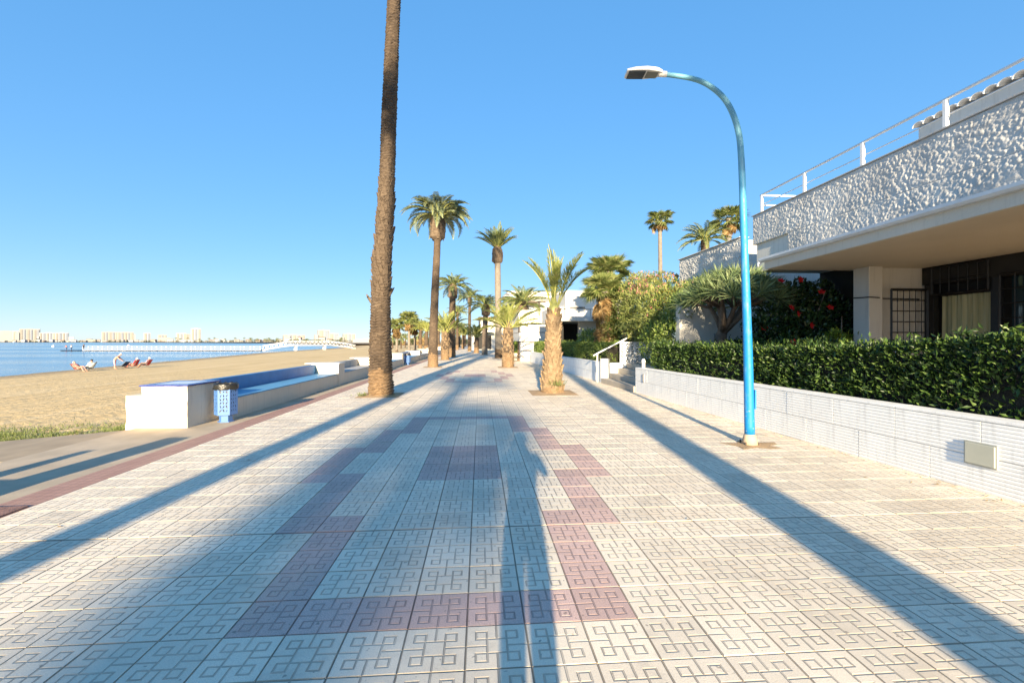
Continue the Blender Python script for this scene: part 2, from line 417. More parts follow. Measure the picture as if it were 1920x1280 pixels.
# promenade paving -------------------------------------------------
pb = MB()
pb.box(-4.337, 5.6, -40, Y0 + T*112, -.12, -.006, 0)
pb.box(-4.337, 5.6, Y0 + T*112, 260, -.12, 0, 1)
paving = pb.build('promenade_paving', [M['grout'], M['tile_white']]); paving['kind'] = 'structure'
MAUVE = set()
for base in (0, 45):
    for c in range(-4, 3): MAUVE.add((c, base)); MAUVE.add((c, base+20))
    for r in range(0, 5): MAUVE.update({(-4, base+r), (2, base+r), (-4, base+20-r), (2, base+20-r)})
    for r in range(4, 9): MAUVE.update({(-5, base+r), (3, base+r), (-5, base+20-r), (3, base+20-r)})
    for r in range(8, 13): MAUVE.update({(-6, base+r), (4, base+r)})
    for r in range(8, 13):
        for c in (-2, -1, 0): MAUVE.add((c, base+r))
def tile_geo(cx, cy, w, d, dz, tilt=(0, 0)):
    a, b = w/2 - .001, d/2 - .001; e = .0035
    def z(x, y, o): return o + dz + x*tilt[0] + y*tilt[1]
    vs = [(cx-a, cy-b, z(-a,-b,-.0055)), (cx+a, cy-b, z(a,-b,-.0055)), (cx+a, cy+b, z(a,b,-.0055)), (cx-a, cy+b, z(-a,b,-.0055)),
          (cx-a+e, cy-b+e, z(-a,-b,0)), (cx+a-e, cy-b+e, z(a,-b,0)), (cx+a-e, cy+b-e, z(a,b,0)), (cx-a+e, cy+b-e, z(-a,b,0))]
    return vs, [(4,5,6,7), (0,1,5,4), (1,2,6,5), (2,3,7,6), (3,0,4,7)]
cells = []
for r in range(-5, 112):
    for c in range(-13, 17):
        x = X0 + (c+.5)*T; y = Y0 + (r+.5)*T
        d = x*math.sin(YAW) + y*math.cos(YAW); lat = x*math.cos(YAW) - y*math.sin(YAW)
        if y < -1: continue
        vis = 0
        if d > 1.9 and abs(lat/d) < 1.22: vis = 1/d**3
        cells.append((-vis, r, c, x, y))
cells.sort()
tile_src = {}
for key in ('tile_white', 'tile_mauve'):
    vs, fs = tile_geo(0, 0, T, T, 0); tile_src[key] = MB().add(vs, fs).mesh('tile', M[key])
rest = MB()
JOINT = {4, 48, 92}
for i, (_, r, c, x, y) in enumerate(cells):
    key = 'tile_mauve' if (c, r) in MAUVE else 'tile_white'
    dz = random.gauss(0, .0006); ti = (random.gauss(0, .002), random.gauss(0, .002))
    cut = .014 if (r+1) in JOINT else 0
    if i < 300:
        o = link('tile', tile_src[key], paving, (x, y - cut/2, dz), (ti[1], -ti[0], 0), (1, (T-cut)/T, 1))
    else:
        vs, fs = tile_geo(x, y - cut/2, T, T-cut, dz, ti); rest.add(vs, fs, 1 if key == 'tile_mauve' else 0)
ro = rest.build('tile_field', [M['tile_white'], M['tile_mauve']], paving); ro['kind'] = 'stuff'

# red ribbed strip, beach-side concrete walk, ramp
rs = bx('red_strip', -4.72, -4.341, -40, 260, -.12, -.002, M['red_strip']); rs['kind'] = 'structure'
sw = MB(); sw.box(-6.35, -4.724, -40, 260, -.6, -.004); sw = sw.build('side_walk', M['concrete']); sw['kind'] = 'structure'
cv = bx('utility_cover', -4.70, -4.36, 3.7, 4.55, -.05, .012, plain('cover_red', (.24, .13, .10), .8, .25, 12, .6, 60, .01), None, .006)
tag(cv, 'dark red cover plate set in the red strip at left edge', 'cover')
rm = MB()
rp = [(-6.36, 6.35), (-6.36, 8.45), (-11.5, 8.25), (-11.5, 5.95)]
rz = [-.015, -.012, -.40, -.42]
rm.add([(x, y, z) for (x, y), z in zip(rp, rz)] + [(x, y, -1.0) for x, y in rp], [(3,2,1,0), (0,1,5,4), (1,2,6,5), (2,3,7,6), (3,0,4,7)])
rmp = rm.build('beach_ramp', M['ramp']); tag(rmp, 'brown sloping ramp from the promenade down onto the sand', 'ramp')
for k in range(7):
    x0 = -6.40 - k*.30; s = (.405/5.14)
    yl = 6.35 - (-6.36 - x0)*.0778 - .012
    z1 = -.03 + (x0 + 6.36)*s
    b = MB(); b.box(x0-.285, x0, yl-.02, yl, z1-.15, z1+.005); b.build('edge_tile', M['teal'], rmp, bev=.004)

# soil squares round the palms
def pit(x, y, w=1.15):
    b = MB(); n = 8; vs = []; fs = []
    for j in range(n+1):
        for i in range(n+1):
            u, v = i/n-.5, j/n-.5
            e = 1 - max(abs(u), abs(v))*2
            vs.append((x+u*w, y+v*w, .004 + .05*min(1, e*2)*(.6+.5*noise.noise(Vector((x+u*4, y+v*4, 0))))))
    for j in range(n):
        for i in range(n): fs.append((j*(n+1)+i, j*(n+1)+i+1, (j+1)*(n+1)+i+1, (j+1)*(n+1)+i))
    o = b.add(vs, fs).build('planting_pit', M['pit_soil'], smooth=True); o['kind'] = 'structure'

# ---------------------------------------------------------------- bench walls on the beach side
def rough_box(mb, x0, x1, y0, y1, z0, z1, mi=0, amp=.012, step=.12, seed=0):
    """box with a hand-trowelled uneven skin"""
    def face(o, u, v, lu, lv, nrm):
        nu = max(1, min(60, int(lu/step))); nv = max(1, min(14, int(lv/step)))
        vs = []; fs = []
        for j in range(nv+1):
            for i in range(nu+1):
                p = Vector(o) + Vector(u)*(lu*i/nu) + Vector(v)*(lv*j/nv)
                n = noise.noise(p*5 + Vector((seed, 0, 0)))
                vs.append(p + Vector((noise.noise(p*6+Vector((9, 0, seed))), noise.noise(p*6+Vector((0, 9, seed))), noise.noise(p*6+Vector((0, 4, 9)))*.5))*amp)
        for j in range(nv):
            for i in range(nu): fs.append((j*(nu+1)+i, j*(nu+1)+i+1, (j+1)*(nu+1)+i+1, (j+1)*(nu+1)+i))
        mb.add(vs, fs, mi)
    lx, ly, lz = x1-x0, y1-y0, z1-z0
    face((x0,y0,z0), (1,0,0), (0,0,1), lx, lz, 0); face((x1,y1,z0), (-1,0,0), (0,0,1), lx, lz, 0)
    face((x1,y0,z0), (0,1,0), (0,0,1), ly, lz, 0); face((x0,y1,z0), (0,-1,0), (0,0,1), ly, lz, 0)
    face((x0,y0,z1), (1,0,0), (0,1,0), lx, ly, 0)
    return mb
def bench(y0, y1, style, label):
    r = empty('bench_wall', (-5.15, y0, 0), 0, label, 'bench', 'low bench walls along the beach')
    L = y1 - y0
    b = MB(); rough_box(b, -.16, 0, 0, L, -.1, .40, amp=.008, step=.25, seed=y0); b.build('front_wall', M['white_stucco'], r, smooth=True)
    seatm = M['pale_blue'] if style == 'blue' else M['grey_concrete']
    bx('seat', -.78, .012, .005, L-.005, .405, .435, seatm, r, .006)
    bm = M['blue_paint'] if style == 'blue' else M['grey_concrete']
    if style == 'blue':
        bx('backrest', -.95, -.79, 0, L, -.5, .755, bm, r, .012)
    else:
        n = int(L/1.15)
        for k in range(n): bx('back_panel', -.95, -.79, L*k/n+.008, L*(k+1)/n-.008, -.5, .74+random.uniform(-.01, .01), bm, r, .012)
    return r
def pier(y0, y1, x0=-.95, x1=.02, h=.78, label='', cap=True):
    r = empty('bench_pier', (-5.15, y0, 0), 0, label, 'pier', 'white piers between bench walls')
    b = MB(); rough_box(b, x0, x1, 0, y1-y0, -.4, h, amp=.010, step=.12, seed=y0); b.build('block', M['white_stucco'], r, smooth=True)
    if cap: bx('coping', x0-.22, x1+.03, -.03, y1-y0+.03, h, h+.035, M['white_wall'], r, .006)
    return r
# the big end block with its tiled top
eb = empty('end_block', (-5.42, 8.5, 0), 0, 'thick white rendered block with blue tiled top beside the beach ramp', 'wall block')
b = MB(); rough_box(b, -.80, 0, 0, .98, -.15, .765, amp=.022, step=.075, seed=3); b.build('block', M['white_stucco'], eb, smooth=True)
b = MB(); rough_box(b, -1.10, -.79, .03, .95, -.4, .60, amp=.016, step=.09, seed=5); b.build('low_step', M['white_stucco'], eb, smooth=True)
for i in range(6):
    for j in range(5):
        edge = i in (0, 5) or j in (0, 4)
        bx('cap_tile', -.83+i*.143+.002, -.83+(i+1)*.143-.002, -.03+j*.208+.002, -.03+(j+1)*.208-.002, .772, .797, M['cobalt_tile'] if edge else M['white_tile'], eb, .003)
bench(9.5, 16.25, 'blue', 'long bench wall painted deep blue next to the litter bin')
pier(16.25, 16.95, label='white pier closing the far end of the deep blue bench')
bench(16.95, 21.7, 'grey', 'bench wall of bare grey concrete behind the thick palm trunk')
pier(21.7, 22.4, label='white pier just left of the thick near palm trunk')
bench(22.4, 29.2, 'blue', 'blue bench wall showing just right of the thick near trunk')
pier(29.2, 29.95, label='white pier beside the second litter bin')
bench(31.2, 37.5, 'blue', 'bench wall beyond the second litter bin')
pier(37.5, 38.2, label='white pier at the first bend of far benches')
for k in range(5):
    bench(38.2+k*7.2, 44.7+k*7.2, 'blue' if k % 2 else 'grey', ('first', 'second', 'third', 'fourth', 'fifth')[k] + ' of the small far bench walls past the first bend')
    pier(44.7+k*7.2, 45.4+k*7.2, label=('first', 'second', 'third', 'fourth', 'fifth')[k] + ' of the small far white piers past the first bend')
# the bench on the near side of the ramp, whose shadow falls across the walk
bench(-12, 3.6, 'blue', 'bench wall on the near side of the beach ramp')
pier(3.6, 4.3, x0=-.34, x1=.02, cap=False, label='white pier on the near side of the beach ramp')

# ---------------------------------------------------------------- litter bin with leaf cut-outs
def make_bin():
    r = empty('litter_bin', (0, 0, 0))
    n = 6; R = .205
    hexp = [(R*math.cos(math.pi/3*k+.3), R*math.sin(math.pi/3*k+.3)) for k in range(n)]
    hexi = [(x*.93, y*.93) for x, y in hexp]
    m = MB(); rr = random.Random(4)
    z0, z1 = .15, .66; rows, cols = 6, 3
    for k in range(n):                                  # pierced side panels: every cell is a frame round a leaf-shaped hole
        a = Vector((*hexp[k], 0)); c = Vector((*hexp[(k+1) % n], 0)); u = c - a
        xs_ = [0, .12, .37, .63, .88, 1]; zs_ = [z0, z0+.05] + [z0+.05+(z1-z0-.07)*j/rows for j in range(1, rows+1)] + [z1]
        def pt(x, z): return a + u*x + Vector((0, 0, z))
        for j in range(len(zs_)-1):
            for i in range(5):
                x0_, x1_, a0, a1 = xs_[i], xs_[i+1], zs_[j], zs_[j+1]
                if i in (0, 4) or j in (0, len(zs_)-2):
                    m.add([pt(x0_, a0), pt(x1_, a0), pt(x1_, a1), pt(x0_, a1)], [(0, 1, 2, 3)]); continue
                fl = (i+j) % 2; q = lambda: rr.uniform(.04, .30)
                L_ = [(q(), q()), (1-q()-.25, q()+.15), (1-q(), 1-q()), (q()+.2, 1-q()-.12)]
                if fl: L_ = [(q()+.25, q()+.05), (1-q(), q()), (1-q()-.25, 1-q()-.05), (q(), 1-q())]
                inn = [pt(x0_+(x1_-x0_)*p_, a0+(a1-a0)*r_) for p_, r_ in L_]
                m.add([pt(x0_, a0), pt(x1_, a0), pt(x1_, a1), pt(x0_, a1)] + inn, [(0, 1, 5, 4), (1, 2, 6, 5), (2, 3, 7, 6), (3, 0, 4, 7)])
    body = m.build('body', M['bin_blue'], r)
    sm_ = body.modifiers.new('thick', 'SOLIDIFY'); sm_.thickness = .006
    MB().prism([(x*.985, y*.985) for x, y in hexp], .145, .158).build('floor_plate', M['bin_blue'], r)
    li = MB().prism([(x*.90, y*.90) for x, y in hexp], .17, .65).build('liner', M['bin_bag'], r)
    bag = MB(); ring = []
    for j, (s, z) in enumerate([(1.02, .645), (1.06, .67), (1.04, .735), (1.0, .77), (.9, .755), (.86, .64)]):
        for k in range(24):
            a = 2*math.pi*k/24; q = 1 + .045*math.sin(k*5+j*2)
            ring.append((R*s*q*math.cos(a), R*s*q*math.sin(a), z + .012*math.sin(k*3+j)))
    bag.add(ring, [(j*24+k, j*24+(k+1) % 24, (j+1)*24+(k+1) % 24, (j+1)*24+k) for j in range(5) for k in range(24)])
    bag.build('bin_bag', M['bin_bag'], r, smooth=True)
    MB().prism([(x*.58, y*.58) for x, y in hexp], .0, .16).build('post', M['bin_blue'], r, bev=.004)
    MB().prism([(x*.72, y*.72) for x, y in hexp], -.002, .014).build('foot_plate', M['bin_blue'], r)
    return r
def copy_tree(o, parent=None):
    c = o.copy(); COL.objects.link(c); c.parent = parent
    for ch in [x for x in bpy.data.objects if x.parent == o]: copy_tree(ch, c)
    return c
bin0 = make_bin(); bin0.location = (-5.08, 9.12, 0)
tag(bin0, 'light blue hexagonal litter bin with leaf cut-outs beside white block', 'litter bin', 'litter bins by the benches')
for (x, y, l) in [(-5.0, 30.5, 'blue litter bin farther along, just beyond the near palm trunk'), (-4.95, 61, 'small far blue litter bin at the end of the benches')]:
    c = copy_tree(bin0); c.location = (x, y, 0); c.rotation_euler.z = 1; c['label'] = l
# ================================================================ palms
def frond_mesh(name, L, sag, nl, leafL, mats, seed, vee=.55, wid=.028, curl=0.0, stalk=.16, ldroop=.16):
    """pinnate frond: arching rachis along +X with paired narrow leaflets"""
    rng = np.random.default_rng(seed)
    ts = np.linspace(0, 1, 15)
    ang = 0.15 - sag*ts**1.25; ds = L/14
    px = np.concatenate([[0], np.cumsum(np.cos(ang[1:])*ds)]); pz = np.concatenate([[0], np.cumsum(np.sin(ang[1:])*ds)])
    side = curl*np.sin(ts*1.6)*L*.12
    pts = [(px[i], side[i], pz[i]) for i in range(15)]
    m = MB(); m.tube(pts, [.030*(1-.85*t)*L/2.4 + .003 for t in ts], 5)
    Vr = np.array(m.v); Fr = []
    for f in m.f:
        if len(f) == 4: Fr += [(f[0], f[1], f[2]), (f[0], f[2], f[3])]
    t = stalk + (1-stalk)*(np.arange(nl)+.5)/nl
    t2 = np.repeat(t, 2); sg = np.tile([1., -1.], nl)
    P = np.stack([np.interp(t2, ts, px), np.interp(t2, ts, side), np.interp(t2, ts, pz)], 1)
    a = np.interp(t2, ts, ang); tan = np.stack([np.cos(a), 0*a, np.sin(a)], 1); nor = np.stack([-np.sin(a), 0*a, np.cos(a)], 1)
    prof = np.clip(np.sin(np.pi*(.12+.86*((t2-stalk)/(1-stalk))**.8)), .12, 1)
    sw = (.62 + .5*t2)[:, None] + rng.normal(0, .06, (2*nl, 1))
    D = tan*np.sin(sw*.9)*.95 + np.array([0, 1., 0])*sg[:, None]*np.cos(sw*.75) + nor*vee*(.8 + rng.normal(0, .18, (2*nl, 1)))
    D += rng.normal(0, .07, D.shape)
    global RNG
    V, F = leaf_arrays(P, D, leafL*prof*(1+rng.normal(0, .08, 2*nl)), wid, .12, N=nor + rng.normal(0, .25, D.shape), droop=ldroop)
    return leaf_mesh(name, [(Vr, np.array(Fr), 0), (V, F, 1)], mats)

FR = {}
FR['date'] = [frond_mesh('frond', 2.5, s, 62, .46, [M['rachis'], M['frond']], i, .40) for i, s in enumerate((.9, 1.25, 1.6, 1.15))]
FR['blue'] = [frond_mesh('frond', 2.6, s, 92, .46, [M['rachis'], M['frond_blue']], 10+i, .30, .019, ldroop=.22) for i, s in enumerate((1.5, 2.0, 2.5, 1.8))]
FR['up'] = [frond_mesh('frond', 2.5, s, 80, .42, [M['rachis'], M['frond']], 15+i, .45, .022) for i, s in enumerate((.35, .6, .9, .7))]
FR['young'] = [frond_mesh('frond', 2.5, s, 66, .44, [M['rachis'], M['frond_young']], 20+i, .75, .026, c, .26) for i, (s, c) in enumerate(((.3, .3), (.55, -.4), (.8, .2), (.45, 0)))]

def fan_mesh(name, R, mats, seed, nb=34, pet=.8, droop=.25):
    """palmate leaf: petiole along +X and a folded fan of blades"""
    rng = np.random.default_rng(seed)
    m = MB(); m.tube([(0,0,0), (pet*.5,0,.03), (pet,0,0)], [.022, .016, .012], 4)
    Vr = np.array(m.v); Fr = []
    for f in m.f:
        if len(f) == 4: Fr += [(f[0], f[1], f[2]), (f[0], f[2], f[3])]
    a = np.linspace(-2.2, 2.2, nb)
    D = np.stack([np.cos(a), np.sin(a), -.12*np.abs(a)/2.2 + .10*np.cos(np.arange(nb)*np.pi)], 1) + rng.normal(0, .03, (nb, 3))
    P = np.tile(np.array([[pet, 0, 0]]), (nb, 1))
    V, F = leaf_arrays(P, D, R*(.75+.25*np.cos(a*.6))*(1+rng.normal(0, .05, nb)), R*.075, .3, N=np.tile([[0, 0, 1.]], (nb, 1)), droop=droop)
    return leaf_mesh(name, [(Vr, np.array(Fr), 0), (V, F, 1)], mats)
FR['fan'] = [fan_mesh('fan_leaf', .75, [M['rachis'], M['fan_leaf']], 30+i, droop=d) for i, d in enumerate((.12, .25, .4))]
FR['dryfan'] = [fan_mesh('dry_fan_leaf', .7, [M['thatch'], M['dry_leaf']], 40+i, droop=.5, pet=.6) for i in range(2)]

def frond_placements(n, kind, scale, e_hi, e_lo, seed, spread=1.0, power=1.0):
    rr = random.Random(seed); out = []
    for i in range(n):
        f = (i+.5)/n
        el = e_hi + (e_lo - e_hi)*f**power + rr.uniform(-.1, .1)
        az = i*2.39996 + rr.uniform(-.25, .25)
        sc = scale*(.72 + .34*min(1, f*2.2))*rr.uniform(.92, 1.08)
        out.append((rr.choice(FR[kind]), az, el, rr.uniform(-.5, .5), sc))
    return out
def frond_matrix(az, el, roll, sc, base=.05):
    return Matrix.Rotation(az, 4, 'Z') @ Matrix.Translation((base, 0, 0)) @ Matrix.Rotation(-el, 4, 'Y') @ Matrix.Rotation(roll, 4, 'X') @ Matrix.Scale(sc, 4)
def crown_joined(name, plc, mats):
    """all fronds of a far palm as one crown mesh"""
    Vs = []; Fs = []; Ms = []; b = 0
    for me, az, el, roll, sc in plc:
        nv = len(me.vertices); V = np.empty(nv*3, np.float32); me.vertices.foreach_get('co', V); V = V.reshape(-1, 3)
        mm = np.array(frond_matrix(az, el, roll, sc)); V = V @ mm[:3, :3].T + mm[:3, 3]
        nf = len(me.polygons); F = np.empty(nf*3, np.int32); me.loops.foreach_get('vertex_index', F); mi = np.empty(nf, np.int32); me.polygons.foreach_get('material_index', mi)
        Vs.append(V); Fs.append(F.reshape(-1, 3)+b); Ms.append(mi); b += nv
    return np_mesh(name, np.concatenate(Vs), np.concatenate(Fs), mats, np.concatenate(Ms))

def trunk_mesh(pts, rads, ring=.10, jag=.10, n=20, mats=None, basez=.9, seed=0, mi_hi=None):
    """ringed palm trunk along a polyline: ragged leaf-scar rings"""
    pts = [Vector(p) for p in pts]; Ls = [0]
    for a, b in zip(pts, pts[1:]): Ls.append(Ls[-1] + (b-a).length)
    H = Ls[-1]; k = int(H/ring)*2; m = MB(); vs = []; fs = []; mis = []
    for i in range(k+1):
        s = H*i/k; c = np.interp(s, Ls, range(len(pts))); j = min(int(c), len(pts)-2); f = c-j
        p = pts[j].lerp(pts[j+1], f); r = rads[j]*(1-f) + rads[j+1]*f
        for q in range(n):
            a = 2*math.pi*q/n
            w = noise.noise(Vector((math.cos(a)*3+seed, math.sin(a)*3, s*4)))
            w2 = noise.noise(Vector((math.cos(a)*7+seed, math.sin(a)*7, s*14)))
            rr = r*(1 + (jag if i % 2 else -jag*.3)*(.6+.8*w2) + .06*w)
            vs.append(p + Vector((math.cos(a)*rr, math.sin(a)*rr, (.03*w2 + ring*.9*noise.noise(Vector((math.cos(a)*1.3+seed, math.sin(a)*1.3, s*1.7))) if i not in (0, k) else 0))))
    for i in range(k):
        for q in range(n):
            q2 = (q+1) % n
            m.f.append((i*n+q, i*n+q2, (i+1)*n+q2, (i+1)*n+q)); m.m.append(1 if H*i/k < basez + .25*noise.noise(Vector((q*.4, i*.1, seed))) else 0)
    m.f.append(tuple(k*n+q for q in range(n))); m.m.append(0)
    m.v = [tuple(v) for v in vs]
    return m.mesh('trunk', mats or [M['palm_bark'], M['palm_bark_base']])

def boot_mesh(mat, w=.16, h=.22, out=.07):
    """one cut leaf base: a wedge clasping the trunk"""
    vs = [(-w*.55, .0, 0), (w*.55, .0, 0), (w*.42, out*.55, h*.55), (-w*.42, out*.55, h*.55), (w*.16, out, h), (-w*.16, out, h),
          (-w*.4, -.05, h*.7), (w*.4, -.05, h*.7), (w*.14, out*.55, h*.97), (-w*.14, out*.55, h*.97)]
    fs = [(1, 0, 3, 2), (2, 3, 5, 4), (4, 5, 9, 8), (0, 6, 9, 5), (0, 5, 3), (7, 1, 4), (1, 2, 4), (7, 4, 8), (6, 7, 8, 9)]
    return MB().add(vs, fs).mesh('leaf_base', mat)
BOOT = {k: boot_mesh(M[k]) for k in ('palm_boot', 'palm_boot_tan')}
def add_boots(parent, pts, rads, z0, z1, n, mat, scale=1.0, lean=0.0, seed=0, jitter=.12):
    rr = random.Random(seed); zs = [p[2] for p in pts]
    for i in range(n):
        z = z0 + (z1-z0)*(i+.5)/n; a = i*2.39996 + rr.uniform(-.2, .2)
        x = float(np.interp(z, zs, [p[0] for p in pts])); y = float(np.interp(z, zs, [p[1] for p in pts])); r = float(np.interp(z, zs, rads))
        s = scale*rr.uniform(.75, 1.25)
        o = link('leaf_base', BOOT[mat], parent, (x+math.cos(a)*r*.93, y+math.sin(a)*r*.93, z), (rr.uniform(-.15, .15)-lean, rr.uniform(-jitter, jitter), a-math.pi/2), (s, s, s*rr.uniform(.9, 1.3)))

def palm(name, label, x, y, pts, rads, kind, nf, scale, e_hi, e_lo, seed, group=None, cat='palm tree', near=True, boots=None, knob=None, ring=.10, jag=.1, power=1.0, tmats=None, n=16, basez=.9, soil=True):
    """palm > trunk (> leaf_base), crown (> frond)"""
    r = empty(name, (x, y, 0), 0, label, cat, group)
    tr = link('trunk', trunk_mesh(pts, rads, ring, jag, n, tmats, basez, seed), r)
    if boots: add_boots(tr, pts, rads, *boots, seed=seed)
    top = Vector(pts[-1])
    m = MB(); R = rads[-1]
    if knob:                                               # swollen 'pineapple' of old leaf bases under the crown
        kr, kh = knob
        prof = [(R*.95, -kh), (kr*.9, -kh*.85), (kr, -kh*.45), (kr*.8, -.05), (kr*.45, .25), (.04, .5)]
    else:
        prof = [(R*1.0, -.12), (R*.95, .05), (R*.55, .3), (.04, .6)]
    vs = []; nn = 14
    for j, (pr, pz) in enumerate(prof):
        for q in range(nn):
            a = 2*math.pi*(q+.5*(j % 2))/nn; w = 1+.12*math.sin(q*7+j*3)
            vs.append((pr*w*math.cos(a), pr*w*math.sin(a), pz))
    m.add(vs, [(j*nn+q, j*nn+(q+1) % nn, (j+1)*nn+(q+1) % nn, (j+1)*nn+q) for j in range(len(prof)-1) for q in range(nn)])
    plc = frond_placements(nf, kind, scale, e_hi, e_lo, seed, power=power)
    if near:
        cr = m.build('crown', M['palm_boot'], r, loc=top)
        if knob:
            kp = [(0, 0, -knob[1]), (0, 0, -knob[1]*.4), (0, 0, 0)]
            add_boots(cr, kp, [knob[0]*.8, knob[0], knob[0]*.7], -knob[1], .05, 46, 'palm_boot', .95, -.1, seed)
        for me, az, el, roll, sc in plc:
            o = link('frond', me, cr); o.matrix_local = frond_matrix(az, el, roll, sc, R*.4) @ Matrix.Identity(4)
    else:
        link('crown', crown_joined('crown', plc, list(plc[0][0].materials)), r, loc=top)
        if knob: m.build('leaf_base_knob', M['palm_boot'], r, loc=top)
    if soil: pit(x, y, max(1.0, rads[0]*2+.5))
    return r

# --- the thick near palm on the left (its crown is above the picture)
LP = [(0, 0, -.05), (.0, 0, .5), (-.02, 0, 1.6), (.0, 0, 2.9), (.06, 0, 4.2), (.14, 0, 5.4), (.17, 0, 6.2), (.24, 0, 8.4), (.33, 0, 10.6), (.42, 0, 12.8), (.50, 0, 17.0)]
LR = [.36, .33, .30, .265, .24, .23, .215, .21, .19, .175, .165]
pl = palm('date_palm', 'tall palm with thick shaggy trunk nearest on the left side', -2.95, 13.24, LP, LR, 'date', 40, 1.15, 1.35, -.5, 1, 'palms along the promenade', boots=(2.8, 6.3, 250, 'palm_boot', 1.0, -.05), ring=.085, jag=.15, n=28, basez=.75)
tr = [o for o in pl.children if o.name.startswith('trunk')][0]
add_boots(tr, LP, LR, .15, 3.0, 70, 'palm_boot', .55, .1, 5, .4)
for sgn, zz in ((-1, 2.75), (1, 2.95)):
    b = link('leaf_base', BOOT['palm_boot'], tr, (sgn*.25, -.1, zz), (0, sgn*.55, 0), (.5, .5, 1.35))
# --- second left palm with the full blue-green crown
palm('date_palm', 'tall palm with full grey-green drooping crown, second on the left', -2.95, 27.6,
     [(0, 0, -.05), (.02, 0, 2), (.12, 0, 4.5), (.26, 0, 7.4), (.30, 0, 9.4)], [.33, .26, .24, .21, .20], 'blue', 62, .86, 1.5, .1, 2, 'palms along the promenade', knob=(.50, 1.5), ring=.11, jag=.05)
palm('date_palm', 'young short palm standing in front of the third left trunk', -3.05, 38.3,
     [(0, 0, -.05), (0, 0, 1.3), (.02, 0, 2.3)], [.36, .33, .28], 'young', 22, .92, 1.5, .35, 3, 'palms along the promenade', boots=(.2, 2.2, 60, 'palm_boot_tan', 1.1, 0), jag=.05)
palm('date_palm', 'tall palm half hidden behind the second left palm trunk', -2.85, 44.5,
     [(0, 0, -.05), (.0, 0, 3), (.1, 0, 7.2)], [.38, .34, .30], 'date', 40, .86, 1.4, -.3, 4, 'palms along the promenade', knob=(.50, 1.3), jag=.05)
# --- right-hand row
YP = [(0, 0, -.05), (0, 0, .3), (.02, 0, 1.2), (.04, 0, 2.0), (.05, 0, 2.55)]; YR = [.40, .31, .235, .20, .16]
yp = empty('young_date_palm', (2.25, 13.5, 0), 0, 'young palm with tan scaly trunk and upright yellow-green fronds', 'palm tree', 'palms along the promenade')
ytr = link('trunk', trunk_mesh(YP, YR, .12, .05, 22, [M['palm_boot_tan'], M['palm_bark_base']], .2, 9), yp)
add_boots(ytr, YP, YR, .02, 2.45, 150, 'palm_boot_tan', .95, .05, 11, .1)
pit(2.25, 13.5, 1.4)
ycr = MB().tube([(0, 0, -.1), (0, 0, .1), (0, 0, .55)], [.2, .17, .05], 12).build('crown', M['rachis'], yp, loc=(.05, 0, 2.5), smooth=True)
rr = random.Random(3)
# (azimuth, elevation, scale, mesh): tall upright cluster, a few leaning out
for az, el, sc, k in [(2.95, 1.20, .92, 1), (2.1, 1.42, .95, 0), (.6, 1.38, .78, 3), (.1, 1.18, .98, 1), (.3, .98, 1.02, 2), (-.4, 1.12, .95, 1), (4.3, 1.40, .90, 0), (5.2, 1.35, .82, 3),
                      (3.6, 1.15, .90, 2), (1.4, 1.15, .95, 1), (4.9, 1.3, .8, 0), (3.1, 1.45, 1.0, 0)]:
    o = link('frond', FR['young'][k], ycr); o.matrix_local = frond_matrix(az, el+.06, rr.uniform(-.7, .7), sc*.86, .06)
palm('date_palm', 'short young palm, second in the right-hand row', 1.72, 26.9, [(0, 0, -.05), (0, 0, 1.4), (.03, 0, 2.4)], [.37, .34, .27], 'young', 24, .85, 1.45, .05, 13, 'palms along the promenade', boots=(.1, 2.3, 70, 'palm_boot_tan', 1.1, 0), jag=.05)
palm('date_palm', 'tall slim palm with narrow upswept crown on the right row', 1.75, 41.4,
     [(0, 0, -.05), (.0, 0, 3), (-.05, 0, 6.5), (-.10, 0, 10.4)], [.36, .30, .29, .27], 'up', 46, .95, 1.5, .45, 14, 'palms along the promenade', knob=(.56, 1.4), ring=.12, jag=.04, tmats=[M['grey_trunk'], M['palm_bark']])
palm('date_palm', 'dark trunked palm with rounded crown, middle distance right', .55, 52,
     [(0, 0, -.05), (.0, 0, 2), (.15, 0, 5.8)], [.36, .32, .28], 'date', 40, .95, 1.45, -.2, 15, 'palms along the promenade', knob=(.55, 1.2), jag=.05, tmats=[M['branch'], M['grey_trunk']])
# --- farther palms, single crown meshes
far = [(880, 70, 8.6, 'date', 1.0, .24, 'slender far palm left of the dark trunked palm'), (857, 84, 7.2, 'date', 1.0, .25, 'far palm with lopsided crown above the walk'),
       (893, 60, 2.1, 'young', .95, .32, 'short far palm with bushy crown on the walk'), (868, 95, 3.0, 'young', 1.0, .3, 'short palm deep in the walk, right of the lopsided palm'),
       (799, 70, 3.2, 'young', .9, .3, 'short palm behind the second left palm trunk'), (788, 88, 4.6, 'date', 1.0, .3, 'small dark trunked palm by the far benches'),
       (846, 105, 5.0, 'date', 1.0, .3, 'far palm among the brown trunks'), (838, 112, 4.2, 'date', 1.1, .3, 'lower far palm among the brown trunks'),
       (861, 120, 5.4, 'date', 1.1, .3, 'farthest palm at the end of the walk'), (822, 95, 5.6, 'blue', 1.0, .3, 'far palm seen between the left trunks'),
       (978, 36, 4.6, 'date', 1.0, .32, 'bushy palm rising behind the white house bands'), (948, 52, 3.5, 'date', .85, .3, 'low drooping palm behind the slim tall trunk')]
